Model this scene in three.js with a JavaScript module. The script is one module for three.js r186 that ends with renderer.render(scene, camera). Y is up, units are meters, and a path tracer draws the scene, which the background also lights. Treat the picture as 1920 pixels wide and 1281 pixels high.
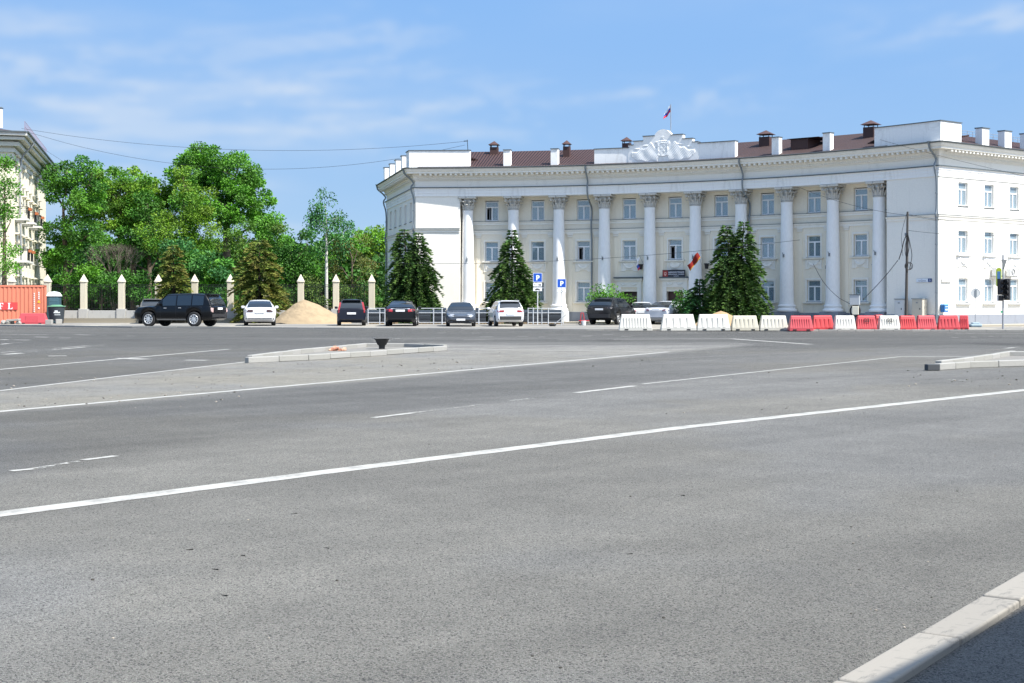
import * as THREE from 'three';
import { mergeGeometries, toCreasedNormals } from 'three/addons/utils/BufferGeometryUtils.js';
import { RoundedBoxGeometry } from 'three/addons/geometries/RoundedBoxGeometry.js';
import { TextGeometry } from 'three/addons/geometries/TextGeometry.js';
import { FontLoader } from 'three/addons/loaders/FontLoader.js';

// ---------------------------------------------------------------- camera, sun, sky, exposure
const scene = new THREE.Scene();
const EYE = 1.6, FOCAL = 2600, HORIZON = 566;              // metres, pixels, pixels of a 1920 x 1281 frame
const camera = new THREE.PerspectiveCamera(2 * Math.atan(1281 / 2 / FOCAL) * 180 / Math.PI, 1920 / 1281, 0.1, 3000);
camera.position.set(0, EYE, 0);
camera.lookAt(0, EYE, -10);
camera.setViewOffset(1920, 1281, 0, 1281 / 2 - HORIZON, 1920, 1281);   // level camera, lens shifted: uprights stay upright

const renderer = new THREE.WebGLRenderer({ antialias: true });
renderer.toneMapping = THREE.LinearToneMapping;
const EXPOSURE = 2.6;
renderer.toneMappingExposure = EXPOSURE;
renderer.shadowMap.enabled = true;
renderer.shadowMap.type = THREE.PCFSoftShadowMap;

const SUN_AZ = 33 * Math.PI / 180, SUN_EL = 53 * Math.PI / 180;        // from the right, a little behind the camera
const sunDir = new THREE.Vector3(Math.cos(SUN_AZ) * Math.cos(SUN_EL), Math.sin(SUN_EL), Math.sin(SUN_AZ) * Math.cos(SUN_EL));
const sun = new THREE.DirectionalLight(new THREE.Color(1, 0.955, 0.88), 3.35);
sun.position.copy(sunDir).multiplyScalar(200).add(new THREE.Vector3(0, 0, -70));
sun.target.position.set(0, 0, -70);
sun.castShadow = true;
sun.shadow.mapSize.set(4096, 4096);
Object.assign(sun.shadow.camera, { left: -90, right: 90, top: 90, bottom: -90, near: 10, far: 500 });
scene.add(sun, sun.target);

// ---------------------------------------------------------------- noise
function rng(seed) {
  let s = seed | 0;
  return () => { s = (s + 0x6d2b79f5) | 0; let t = Math.imul(s ^ (s >>> 15), 1 | s); t = (t + Math.imul(t ^ (t >>> 7), 61 | t)) ^ t; return ((t ^ (t >>> 14)) >>> 0) / 4294967296; };
}
function hash(x, y) { let h = Math.imul(x | 0, 374761393) + Math.imul(y | 0, 668265263); h = Math.imul(h ^ (h >>> 13), 1274126177); return ((h ^ (h >>> 16)) >>> 0) / 4294967296; }
function vnoise(x, y) {
  const xi = Math.floor(x), yi = Math.floor(y); let fx = x - xi, fy = y - yi;
  fx = fx * fx * (3 - 2 * fx); fy = fy * fy * (3 - 2 * fy);
  const a = hash(xi, yi), b = hash(xi + 1, yi), c = hash(xi, yi + 1), d = hash(xi + 1, yi + 1);
  return a + (b - a) * fx + (c - a) * fy + (a - b - c + d) * fx * fy;
}
function fbm(x, y, n = 4) { let s = 0, a = 0.5, t = 0; for (let i = 0; i < n; i++) { s += a * vnoise(x, y); t += a; a *= 0.5; x = x * 2.03 + 17.7; y = y * 2.03 + 9.2; } return s / t; }
const clamp = (v, a = 0, b = 1) => Math.min(b, Math.max(a, v));
const smooth = (a, b, v) => { const t = clamp((v - a) / (b - a)); return t * t * (3 - 2 * t); };
const lerp = (a, b, t) => a + (b - a) * t;

// ---------------------------------------------------------------- sky: clear blue with thin cirrus
{
  const w = 2048, h = 1024, data = new Float32Array(w * h * 4);
  for (let j = 0; j < h; j++) {
    const el = ((j + 0.5) / h - 0.5) * Math.PI, up = Math.max(0, el);
    for (let i = 0; i < w; i++) {
      const az = ((i + 0.5) / w - 0.25) * 2 * Math.PI;                 // 0 straight ahead, positive to the right
      const k = Math.exp(-up / 0.15), z = smooth(0.0, 1.2, up);
      let r = lerp(0.195, 0.50, k) * lerp(1, 1.0, z), g = lerp(0.45, 0.70, k) * lerp(1, 0.97, z), b = lerp(0.93, 0.88, k) * lerp(1, 0.95, z);
      // cirrus: streaks stretched along the wind, on a plane high above
      const ca = Math.cos(el), dx = Math.sin(az) * ca, dz = Math.cos(az) * ca, dy = Math.sin(Math.max(el, 0.02)) + 0.10;
      const px = dx / dy, pz = dz / dy;
      const q = fbm(px * 0.75 + 3.1, pz * 0.62 + 11.4, 3);
      const wx = px + 0.5 * (fbm(px * 1.3 + 40, pz * 1.3, 3) - 0.5), wz = pz + 0.5 * (fbm(px * 1.3, pz * 1.3 + 70, 3) - 0.5);
      const streak = fbm(wx * 3.2 + wz * 1.1, wz * 5.5 - wx * 1.4, 5);
      let c = smooth(0.36, 0.72, q) * smooth(0.36, 0.76, streak) * 0.42 + 0.08 * smooth(0.25, 0.7, q);
      const blob = (a, e, ra, re) => Math.exp(-(((az - a) / ra) ** 2) - (((el - e) / re) ** 2));
      const field = blob(-0.145, 0.15, 0.09, 0.04) * 0.85 + blob(-0.04, 0.125, 0.055, 0.028) * 1.1 + blob(0.10, 0.144, 0.08, 0.014) * 1.0 + blob(0.33, 0.185, 0.08, 0.02) * 1.2 + blob(-0.33, 0.16, 0.07, 0.035) * 0.9 + blob(-0.12, 0.195, 0.07, 0.02) * 0.6;
      const fine = fbm(az * 34 + el * 22 + 5 * fbm(az * 9, el * 20, 2), el * 130 - az * 16, 4);
      c += field * smooth(0.40, 0.78, fine) * 0.38 + field * 0.03;
      c = clamp(c, 0, 0.85);
      const R = lerp(r, 0.74, c), G = lerp(g, 0.82, c), B = lerp(b, 0.92, c);
      const glow = Math.max(0, dx * sunDir.x + Math.sin(el) * sunDir.y - dz * sunDir.z) ** 4 * 1.5;
      const o = (j * w + i) * 4, below = el < 0 ? 0.55 : 1;
      data[o] = (R + glow) * below / EXPOSURE; data[o + 1] = (G + glow) * below / EXPOSURE; data[o + 2] = (B + glow) * below / EXPOSURE; data[o + 3] = 1;
    }
  }
  const t = new THREE.DataTexture(data, w, h, THREE.RGBAFormat, THREE.FloatType);
  t.mapping = THREE.EquirectangularReflectionMapping; t.magFilter = THREE.LinearFilter; t.minFilter = THREE.LinearFilter; t.wrapS = THREE.RepeatWrapping; t.needsUpdate = true;
  scene.background = t; scene.environment = t;
}

// ---------------------------------------------------------------- small helpers
const used = {};
function numbered(n) { const k = used[n] = (used[n] ?? -1) + 1; return k ? n + '_' + String(k).padStart(3, '0') : n; }
function clean(g) { g = g.index ? g.toNonIndexed() : g; const o = new THREE.BufferGeometry(); for (const k of ['position', 'normal', 'uv']) { if (g.attributes[k]) o.setAttribute(k, g.attributes[k]); } if (!o.attributes.uv) o.setAttribute('uv', new THREE.BufferAttribute(new Float32Array(o.attributes.position.count * 2), 2)); return o; }
function mg(list) { return list.length === 1 ? clean(list[0]) : mergeGeometries(list.map(clean)); }
function mesh(name, geo, mat, parent) {
  const m = new THREE.Mesh(Array.isArray(geo) ? mg(geo) : geo, mat); m.castShadow = m.receiveShadow = true;
  m.name = parent ? name : numbered(name); (parent || scene).add(m); return m;
}
function thing(name, label, category, pos = [0, 0, 0], turn = 0, group) {
  const g = new THREE.Group(); g.name = numbered(name); g.position.set(...pos); g.rotation.y = turn; scene.add(g); tag(g, label, category, group); return g;
}
function tag(o, label, category, group) { o.userData.label = label; o.userData.category = category; if (group) o.userData.group = group; return o; }
function struct(name, geo, mat) { const m = mesh(name, geo, mat); m.userData.kind = 'structure'; return m; }
function copy(o, label, pos, turn, scale) { const c = o.clone(); c.name = numbered(o.name.replace(/_\d{3}$/, '')); c.userData = { ...o.userData, label }; c.position.set(...pos); if (turn !== undefined) c.rotation.y = turn; if (scale) c.scale.set(...scale); scene.add(c); return c; }
function rebase(g, x, y, z) { g.position.set(x, y, z); for (const c of g.children) { c.position.x -= x; c.position.y -= y; c.position.z -= z; } }
function box(w, h, d, x = 0, y = 0, z = 0, ry = 0) { const g = new THREE.BoxGeometry(w, h, d); if (ry) g.rotateY(ry); g.translate(x, y, z); return g; }          // x y z: centre
function rbox(w, h, d, x, y, z, r = 0.02, seg = 2) { const g = new RoundedBoxGeometry(w, h, d, seg, r); g.translate(x, y, z); return g; }
function rod(a, b, r0, r1 = r0, n = 8) {
  const A = new THREE.Vector3(...a), B = new THREE.Vector3(...b), d = B.clone().sub(A), L = d.length();
  const g = new THREE.CylinderGeometry(r1, r0, L, n, 1); g.translate(0, L / 2, 0);
  g.applyQuaternion(new THREE.Quaternion().setFromUnitVectors(new THREE.Vector3(0, 1, 0), d.normalize())); g.translate(...a); return g;
}
function tube(pts, r, seg = 24, n = 5) { return new THREE.TubeGeometry(new THREE.CatmullRomCurve3(pts.map((p) => new THREE.Vector3(...p))), seg, r, n); }
function lathe(pts, n = 20) { return new THREE.LatheGeometry(pts.map((p) => new THREE.Vector2(...p)), n); }
function quadGrid(nu, nv, f) {                                            // f(u, v) -> [x, y, z], u v in 0..1
  const pos = [], uv = [], idx = [];
  for (let j = 0; j <= nv; j++) for (let i = 0; i <= nu; i++) { pos.push(...f(i / nu, j / nv)); uv.push(i / nu, j / nv); }
  for (let j = 0; j < nv; j++) for (let i = 0; i < nu; i++) { const a = j * (nu + 1) + i, b = a + 1, c = a + nu + 1, d = c + 1; idx.push(a, b, d, a, d, c); }
  const g = new THREE.BufferGeometry(); g.setAttribute('position', new THREE.Float32BufferAttribute(pos, 3)); g.setAttribute('uv', new THREE.Float32BufferAttribute(uv, 2)); g.setIndex(idx); g.computeVertexNormals(); return g;
}
function poly(pts, y) {                                                   // flat polygon on the ground, pts [x, z]; uv in metres
  const s = THREE.ShapeUtils.triangulateShape(pts.map((p) => new THREE.Vector2(p[0], p[1])), []);
  const pos = [], uv = []; for (const t of s) { let [a, b, c] = t.map((i) => pts[i]); if ((b[0] - a[0]) * (c[1] - a[1]) - (b[1] - a[1]) * (c[0] - a[0]) > 0) [b, c] = [c, b]; for (const p of [a, b, c]) { pos.push(p[0], y, p[1]); uv.push(p[0], p[1]); } }
  const g = new THREE.BufferGeometry(); g.setAttribute('position', new THREE.Float32BufferAttribute(pos, 3)); g.setAttribute('uv', new THREE.Float32BufferAttribute(uv, 2)); g.computeVertexNormals(); return g;
}
// a point of the place, from the survey of the photograph: ground point seen at a pixel / point at a pixel and a distance
const gp = (px, py, h = 0) => { const D = (EYE - h) * FOCAL / (py - HORIZON); return [(px - 960) / FOCAL * D, h, -D]; };
const at = (px, py, D) => [(px - 960) / FOCAL * D, EYE + (HORIZON - py) / FOCAL * D, -D];

// ---------------------------------------------------------------- textures and materials
function canvasTex(w, h, draw) { const c = document.createElement('canvas'); c.width = w; c.height = h; draw(c.getContext('2d'), w, h); const t = new THREE.CanvasTexture(c); t.colorSpace = THREE.SRGBColorSpace; t.anisotropy = 8; return t; }
function dataTex(n, f, srgb = true) {                                     // f(x, y) -> [r, g, b] 0..1
  const d = new Uint8Array(n * n * 4);
  for (let y = 0; y < n; y++) for (let x = 0; x < n; x++) { const c = f(x, y), o = (y * n + x) * 4; for (let k = 0; k < 3; k++) d[o + k] = clamp(c[k]) * 255; d[o + 3] = 255; }
  const t = new THREE.DataTexture(d, n, n); t.wrapS = t.wrapT = THREE.RepeatWrapping; t.magFilter = THREE.LinearFilter; t.minFilter = THREE.LinearMipmapLinearFilter; t.generateMipmaps = true; t.anisotropy = 8; if (srgb) t.colorSpace = THREE.SRGBColorSpace; t.needsUpdate = true; return t;
}
const toS = (l) => l <= 0.0031308 ? l * 12.92 : 1.055 * Math.pow(l, 1 / 2.4) - 0.055;
function tnoise(x, y, n, cell) {                                          // tileable value noise over n pixels
  const k = n / cell, gx = x / cell, gy = y / cell, xi = Math.floor(gx), yi = Math.floor(gy); let fx = gx - xi, fy = gy - yi; fx = fx * fx * (3 - 2 * fx); fy = fy * fy * (3 - 2 * fy);
  const m = (v) => ((v % k) + k) % k, a = hash(m(xi), m(yi) + cell * 977), b = hash(m(xi + 1), m(yi) + cell * 977), c = hash(m(xi), m(yi + 1) + cell * 977), d = hash(m(xi + 1), m(yi + 1) + cell * 977);
  return a + (b - a) * fx + (c - a) * fy + (a - b - c + d) * fx * fy;
}
const lin = (r, g, b) => new THREE.Color().setRGB(r, g, b);
function std(r, g, b, rough = 0.8, o = {}) { return new THREE.MeshStandardMaterial({ color: lin(r, g, b), roughness: rough, metalness: 0, side: THREE.DoubleSide, ...o }); }
function phys(r, g, b, rough, o = {}) { return new THREE.MeshPhysicalMaterial({ color: lin(r, g, b), roughness: rough, metalness: 0, side: THREE.DoubleSide, ...o }); }
// plaster: fine trowel grain and faint weather stains, uv in metres
function plasterTex(base, stain, seed, amount) {
  const n = 512; return dataTex(n, (x, y) => {
    const c = 0.5 * tnoise(x + seed, y, n, 128) + 0.3 * tnoise(x, y + seed, n, 32) + 0.2 * tnoise(x, y, n, 8);
    const drip = tnoise(x * 1, Math.floor(y / 4) * 0.5 + seed, n, 16), f = 0.93 + 0.1 * tnoise(x, y, n, 4) * 0.6 + 0.04 * (hash(x, y) - 0.5);
    const s = clamp(smooth(0.56, 0.78, c) * 0.6 + smooth(0.72, 0.95, drip) * 0.3) * amount;
    return [0, 1, 2].map((k) => toS(lerp(base[k], stain[k], s) * f));
  });
}
function rep(t, k) { const c = t.clone(); c.repeat.set(k, k); c.needsUpdate = true; return c; }
const M = {};
{
  const pl = plasterTex([0.88, 0.85, 0.775], [0.66, 0.63, 0.56], 3, 0.42), plw = plasterTex([0.90, 0.90, 0.88], [0.56, 0.55, 0.52], 11, 0.45), ply = plasterTex([0.87, 0.80, 0.66], [0.70, 0.63, 0.51], 23, 0.35);
  const plg = plasterTex([0.26, 0.28, 0.32], [0.20, 0.215, 0.24], 31, 0.8);
  M.wall = std(1, 1, 1, 0.9, { map: rep(pl, 1 / 5) });
  M.white = std(1, 1, 1, 0.85, { map: rep(plw, 1 / 4) });
  M.cream = std(1, 1, 1, 0.9, { map: rep(ply, 1 / 5) });
  M.plinth = std(1, 1, 1, 0.85, { map: rep(plg, 1 / 3) });
  M.capital = std(1, 1, 1, 0.9, { map: rep(plasterTex([0.60, 0.58, 0.53], [0.26, 0.25, 0.23], 47, 1.0), 1) });  // shade in the carving is put into this darker plaster tone
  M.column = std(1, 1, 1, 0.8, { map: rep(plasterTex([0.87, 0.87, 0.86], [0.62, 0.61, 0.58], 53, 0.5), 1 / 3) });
}
M.flash = std(0.10, 0.12, 0.13, 0.55, { metalness: 0.3 });
M.pipe = std(0.22, 0.25, 0.27, 0.5, { metalness: 0.3 });
M.upvc = std(0.82, 0.83, 0.84, 0.4);
M.glass = new THREE.MeshPhysicalMaterial({ color: lin(0.62, 0.74, 0.8), roughness: 0.02, metalness: 0, transmission: 0.75, thickness: 0, ior: 2.1, side: THREE.DoubleSide });
M.glassDark = phys(0.012, 0.016, 0.02, 0.04, { ior: 1.9 });
M.curtain = std(0.62, 0.62, 0.6, 0.95);
M.sky_tint_blind = std(0.22, 0.34, 0.42, 0.9);  // sky blue reflected in the panes is put into this colour
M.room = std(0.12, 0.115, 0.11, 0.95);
M.black = std(0.018, 0.018, 0.02, 0.6);
M.iron = std(0.02, 0.022, 0.022, 0.6, { metalness: 0.4 });
M.door = std(0.045, 0.022, 0.016, 0.5);
M.galv = std(0.36, 0.38, 0.4, 0.45, { metalness: 0.5 });
M.cable = std(0.015, 0.015, 0.017, 0.7);
M.concrete = std(1, 1, 1, 0.92, { map: rep(plasterTex([0.33, 0.32, 0.295], [0.21, 0.20, 0.185], 71, 0.8), 0.7) });
M.chimney = std(0.06, 0.028, 0.024, 0.7);
{
  const n = 512, cols = 8, rows = 6;                                      // pressed metal tile sheet, 1.6 m x 2.1 m
  const hgt = (x, y) => { const u = (x / n * cols) % 1, v = (y / n * rows) % 1; return 0.5 + 0.5 * Math.sin(u * Math.PI * 2) * 0.6 + (v < 0.85 ? v * 0.35 : (1 - v) * 2 * 0.35) - 0.1; };
  const bump = dataTex(n, (x, y) => { const h = hgt(x, y); return [h, h, h]; }, false);
  const col = dataTex(n, (x, y) => { const w = 0.85 + 0.3 * tnoise(x, y, n, 64), f = 0.93 + 0.14 * hash(x, y); return [toS(0.045 * w * f), toS(0.018 * w * f), toS(0.016 * w * f)]; });
  const sc = (t) => { const c = t.clone(); c.repeat.set(1 / 1.7, 1 / 2.1); c.needsUpdate = true; return c; };
  M.roof = std(1, 1, 1, 0.75, { map: sc(col), bumpMap: sc(bump), bumpScale: 0.16 });
}
// ---------------------------------------------------------------- ground, road, kerbs, markings
const asphaltMaps = (() => {
  const n = 2048, hgt = new Float32Array(n * n), R = rng(5);               // aggregate: packed stones of 6 to 14 mm in a 4.4 m tile
  const cell = 5, k = Math.floor(n / cell), P = new Float32Array(k * k * 3);
  for (let i = 0; i < k * k; i++) { P[i * 3] = R(); P[i * 3 + 1] = R(); P[i * 3 + 2] = R(); }
  const tone = new Float32Array(n * n);
  for (let y = 0; y < n; y++) for (let x = 0; x < n; x++) {
    const gx = x / n * k, gy = y / n * k, xi = Math.floor(gx), yi = Math.floor(gy); let best = 9, second = 9, id = 0;
    for (let b = -1; b <= 1; b++) for (let a = -1; a <= 1; a++) {
      const ci = ((xi + a + k) % k) + ((yi + b + k) % k) * k, dx = xi + a + P[ci * 3] - gx, dy = yi + b + P[ci * 3 + 1] - gy, d = dx * dx + dy * dy;
      if (d < best) { second = best; best = d; id = ci; } else if (d < second) second = d;
    }
    const e = Math.sqrt(second) - Math.sqrt(best), stone = P[id * 3 + 2];
    const deep = stone < 0.17 ? 0.25 : 1;                                 // some stones sit low or are lost
    hgt[y * n + x] = smooth(0.02, 0.35, e) * deep * (0.6 + 0.4 * stone);
    tone[y * n + x] = (0.50 + 0.72 * stone) * lerp(0.42, 1, smooth(0.0, 0.26, e)) * (stone < 0.12 ? 0.38 : 1);
  }
  const blotch = (x, y) => 0.5 * tnoise(x, y, n, 256) + 0.3 * tnoise(x, y, n, 64) + 0.2 * tnoise(x, y, n, 16);
  const map = dataTex(n, (x, y) => { const v = 0.322 * tone[y * n + x] * (0.84 + 0.32 * blotch(x, y)), w = hash(x >> 2, y >> 2) * 0.06; return [toS(v * (1.0 + w)), toS(v * 0.985), toS(v * (0.915 - w * 0.5))]; });
  const bump = dataTex(n, (x, y) => { const v = hgt[y * n + x]; return [v, v, v]; }, false);
  return { map, bump };
})();
const LINES = {                                                            // road markings as surveyed: ground points
  near: [gp(-900, 1082), gp(0, 965), gp(640, 882), gp(1280, 802), gp(1920, 732), gp(2300, 694)],
  second: [gp(-900, 852), gp(0, 772), gp(625, 716.5), gp(1000, 683), gp(1255, 660)],
  islandLeft: [gp(-900, 841), gp(0, 733), gp(220, 706.5), gp(460, 679)],
  third: [gp(-900, 772.5), gp(0, 693), gp(215, 674), gp(430, 655)],
  lane: [gp(-900, 1017), gp(20, 884), gp(220, 855), gp(705, 784), gp(1190, 723.5), gp(1690, 669), gp(1830, 667)],
};
const farKerb = [gp(-900, 606), gp(0, 611.5), gp(250, 614.8), gp(770, 618.2), gp(1100, 620), gp(1500, 621.4), gp(1920, 621.6), gp(2600, 621.4)];
const kerbZ = (x) => { for (let i = 0; i < farKerb.length - 1; i++) { const [a, , b] = farKerb[i], [c, , d] = farKerb[i + 1]; if (x <= c || i === farKerb.length - 2) return lerp(b, d, (x - a) / (c - a)); } };
function lineZ(L, x) { for (let i = 0; i < L.length - 1; i++) if (x <= L[i + 1][0] || i === L.length - 2) return lerp(L[i][2], L[i + 1][2], (x - L[i][0]) / (L[i + 1][0] - L[i][0])); }
{
  const rows = 300, cols = 280, pos = [], uv = [], col = [], idx = [];
  for (let j = 0; j <= rows; j++) {
    const D = 2.5 * Math.pow(112 / 2.5, j / rows);
    for (let i = 0; i <= cols; i++) {
      const x = (i / cols - 0.5) * 1.3 * D + (i / cols - 0.5) * 6, z = -D;
      pos.push(x, 0, z); uv.push(x / 3.3, z / 3.3);
      // asphalt of different lanes: worn, patched, strewn with pale dust
      const u = (x + D) * 0.707, v = (D - x) * 0.707;                      // along and across the road on the near side
      const ws = (fbm(u * 0.16, v * 0.5, 4) - 0.5) * 2.6, patch = fbm(x * 0.35 + 9, D * 0.35, 4), speck = fbm(x * 1.9, D * 1.9, 3), streak = fbm(u * 0.06 + 3, v * 1.5, 3);
      const a = -z + lineZ(LINES.near, x) , l = -z + lineZ(LINES.lane, x), b = -z + lineZ(LINES.second, x), c = -z + lineZ(LINES.islandLeft, x);
      let t = 0.77, warm = 0;
      const m1 = smooth(-0.4, 1.2, a + ws * 0.35), m2 = smooth(-1.6, 2.4, l + ws * 0.8), m3 = smooth(-1.8, 0.6, b + ws * 0.7), m4 = smooth(-0.8, 1.2, c + ws * 0.6);
      const right = smooth(1.5, 5.5, x);
      t = lerp(t, 0.79, m1); warm = lerp(warm, 0.5, m1 * (1 - smooth(0, 5, a)) * 0.8);
      t = lerp(t, lerp(0.52, 0.58, right), m2); warm *= 1 - m2;
      const dusty = m3 * (1 - m4) * (1 - smooth(50, 58, D)) * (x < 9 ? 1 : 0.4);
      t = lerp(t, 1.0 + 0.3 * (speck - 0.5), dusty); warm = Math.max(warm, dusty * smooth(0.25, 0.6, patch) * (1 - 0.6 * smooth(-6, 2, x)));
      t = lerp(t, 0.49, m4 * (x < 2 ? 1 : 0));
      const rIsl = smooth(6.5, 9, x) * smooth(-1, 1, a - 0.6) * (1 - smooth(39, 43, D));
      t = lerp(t, 0.66, rIsl);
      const far = smooth(44, 52, D + ws); t = lerp(t, 0.36, far * (1 - dusty)); warm *= 1 - far;
      t = lerp(t, 0.50, smooth(0.5, 0.8, fbm(x * 0.05, D * 0.25 + 4, 3)) * far * 0.8);
      t *= 1 + (streak - 0.5) * 0.42 + (patch - 0.5) * 0.26 + (speck - 0.5) * 0.10;
      const tar = smooth(0.70, 0.76, fbm(x * 0.22 + 50, D * 0.12 + 30, 3)) * far; t *= 1 - 0.3 * tar;
      t = clamp(t, 0.2, 1.0);
      warm = Math.max(warm, 0.55 * smooth(0.48, 0.66, fbm(x * 0.28 + 70, D * 0.28 + 20, 3)) * (1 - far)); const cool = 1 - warm;
      col.push(t * (0.96 + 0.04 * warm), t * (0.985), t * (1 * cool + 0.90 * warm));
    }
  }
  for (let j = 0; j < rows; j++) for (let i = 0; i < cols; i++) { const p = j * (cols + 1) + i, q = p + cols + 1; idx.push(p, p + 1, q + 1, p, q + 1, q); }
  const g = new THREE.BufferGeometry(); g.setAttribute('position', new THREE.Float32BufferAttribute(pos, 3)); g.setAttribute('uv', new THREE.Float32BufferAttribute(uv, 2)); g.setAttribute('color', new THREE.Float32BufferAttribute(col, 3)); g.setIndex(idx); g.computeVertexNormals();
  M.asphalt = new THREE.MeshStandardMaterial({ map: asphaltMaps.map, bumpMap: asphaltMaps.bump, bumpScale: 0.008, roughness: 0.92, vertexColors: true, side: THREE.DoubleSide });
  struct('road', g, M.asphalt);
  const flat = new THREE.PlaneGeometry(2400, 2400); flat.rotateX(-Math.PI / 2); flat.translate(0, -0.03, -400);
  struct('ground', flat, std(0.16, 0.16, 0.15, 0.95));
}
// the square behind the far kerb: dusty worn paving, a little higher than the road
const LOT = 0.06;
{
  const outer = farKerb.map((p) => [p[0], p[2] - 0.16]), pts = [...outer, [140, -78], [140, -230], [-140, -230], [-140, -100]];
  const lotTex = dataTex(512, (x, y) => { const f = 0.7 * tnoise(x, y, 512, 128) + 0.3 * tnoise(x, y, 512, 16), s = hash(x, y) * 0.12 + 0.94, d = smooth(0.35, 0.7, f); return [toS(lerp(0.19, 0.31, d) * s), toS(lerp(0.183, 0.287, d) * s), toS(lerp(0.17, 0.24, d) * s)]; });
  struct('square', poly(pts, LOT), std(1, 1, 1, 0.95, { map: rep(lotTex, 1 / 9) }));
  const side = []; const R = rng(77);
  const kerbMat = [std(0.28, 0.27, 0.25, 0.9), std(0.25, 0.245, 0.23, 0.9), std(0.31, 0.30, 0.275, 0.9)];
  const kerb = new THREE.Group(); kerb.name = 'kerb'; kerb.userData.kind = 'structure'; scene.add(kerb);
  for (let i = 0; i < farKerb.length - 1; i++) {                           // kerb stones of about one metre
    const [a, , b] = farKerb[i], [c, , d] = farKerb[i + 1], L = Math.hypot(c - a, d - b), n = Math.round(L / 1.0), ang = -Math.atan2(d - b, c - a);
    for (let k = 0; k < n; k++) { const t = (k + 0.5) / n, x = lerp(a, c, t), z = lerp(b, d, t); if (Math.abs(x) > 48) continue;
      const s = mesh('kerb_stone', rbox(L / n - 0.012, 0.13, 0.17, 0, 0.035 + (R() - 0.5) * 0.012, 0, 0.015, 1), kerbMat[Math.floor(R() * 3)], kerb); s.position.set(x, 0, z - 0.06); s.rotation.y = ang; }
  }
}
// footpath in front of the park fence and the building
{
  const y = 0.15, pts = [[-80, -110], [-30, -106], [-8.5, -101.5], [8, -99], [17, -94.5], [24.5, -86.8], [27.2, -84.2], [60, -106], [90, -130], [90, -150], [-80, -150]];
  const g = poly(pts, y); const edge = [];
  for (let i = 0; i < 8; i++) { const [x0, z0] = pts[i], [x1, z1] = pts[i + 1]; edge.push(box(Math.hypot(x1 - x0, z1 - z0), 0.15, 0.15, (x0 + x1) / 2, 0.072, (z0 + z1) / 2, -Math.atan2(z1 - z0, x1 - x0))); }
  struct('footpath', [g, ...edge], std(1, 1, 1, 0.95, { map: rep(plasterTex([0.34, 0.31, 0.25], [0.23, 0.21, 0.18], 5, 0.8), 0.15) }));
}
// the park lies a step higher, behind a low bank
struct('park_terrace', [poly([[-90, -101.6], [-8.3, -101.6], [-8.3, -122], [-90, -122]], 0.37), box(81.7, 0.37, 0.2, -49.15, 0.183, -101.71)], std(1, 1, 1, 0.95, { map: rep(plasterTex([0.30, 0.265, 0.20], [0.19, 0.17, 0.14], 7, 0.9), 0.2) }));
// painted lines
const paintTex = dataTex(512, (x, y) => { const f = tnoise(x, y, 512, 64) * 0.5 + tnoise(x, y, 512, 8) * 0.3 + hash(x, y) * 0.2, w = lerp(0.25, 0.37, smooth(0.28, 0.55, f)); return [toS(w), toS(w * 0.98), toS(w * 0.90)]; });
const wornAlpha = (lo, hi) => dataTex(512, (x, y) => { const f = tnoise(x, y, 512, 128) * 0.35 + tnoise(x, y, 512, 32) * 0.25 + tnoise(x, y, 512, 4) * 0.25 + hash(x, y) * 0.15; const a = smooth(lo, hi, f); return [a, a, a]; }, false);
M.paint = std(1, 1, 1, 0.85, { map: rep(paintTex, 0.7) });
M.paintWorn = std(1, 1, 1, 0.85, { map: rep(paintTex, 0.7), alphaMap: rep(wornAlpha(0.28, 0.5), 0.17), transparent: true });
M.paintFaint = std(1, 1, 1, 0.85, { map: rep(paintTex, 0.7), alphaMap: rep(wornAlpha(0.47, 0.62), 0.23), transparent: true });
function strip(pts, w, y = 0.004) {                                        // ribbon along ground points, edges slightly uneven
  const P = []; for (let i = 0; i < pts.length - 1; i++) { const n = Math.max(2, Math.ceil(Math.hypot(pts[i + 1][0] - pts[i][0], pts[i + 1][2] - pts[i][2]) / 0.35)); for (let k = 0; k < n; k++) P.push([lerp(pts[i][0], pts[i + 1][0], k / n), lerp(pts[i][2], pts[i + 1][2], k / n)]); }
  const e = pts[pts.length - 1]; P.push([e[0], e[2]]);
  const pos = [], uv = []; let s = 0; const L = [];
  P.forEach((p, i) => { const a = P[Math.max(0, i - 1)], b = P[Math.min(P.length - 1, i + 1)], d = Math.hypot(b[0] - a[0], b[1] - a[1]), nx = -(b[1] - a[1]) / d, nz = (b[0] - a[0]) / d; if (i) s += Math.hypot(p[0] - P[i - 1][0], p[1] - P[i - 1][1]);
    const j0 = (hash(i * 7, w * 1000 + 1) - 0.5) * 0.012, j1 = (hash(i * 7, w * 1000 + 2) - 0.5) * 0.012; L.push([[p[0] + nx * (w / 2 + j0), p[1] + nz * (w / 2 + j0)], [p[0] - nx * (w / 2 + j1), p[1] - nz * (w / 2 + j1)], s]); });
  for (let i = 0; i < L.length - 1; i++) { const [a, b, s0] = L[i], [c, d, s1] = L[i + 1]; for (const [q, u, v] of [[a, s0, 0], [b, s0, w], [d, s1, w], [a, s0, 0], [d, s1, w], [c, s1, 0]]) { pos.push(q[0], y, q[1]); uv.push(u, v); } }
  const g = new THREE.BufferGeometry(); g.setAttribute('position', new THREE.Float32BufferAttribute(pos, 3)); g.setAttribute('uv', new THREE.Float32BufferAttribute(uv, 2)); g.computeVertexNormals(); return g;
}
struct('road_marking', strip(LINES.near, 0.25), M.paint);
struct('road_marking', strip(LINES.second, 0.19), M.paint);
struct('road_marking', strip(LINES.islandLeft, 0.12), M.paint);
struct('road_marking', strip(LINES.third, 0.16), M.paint);
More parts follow.
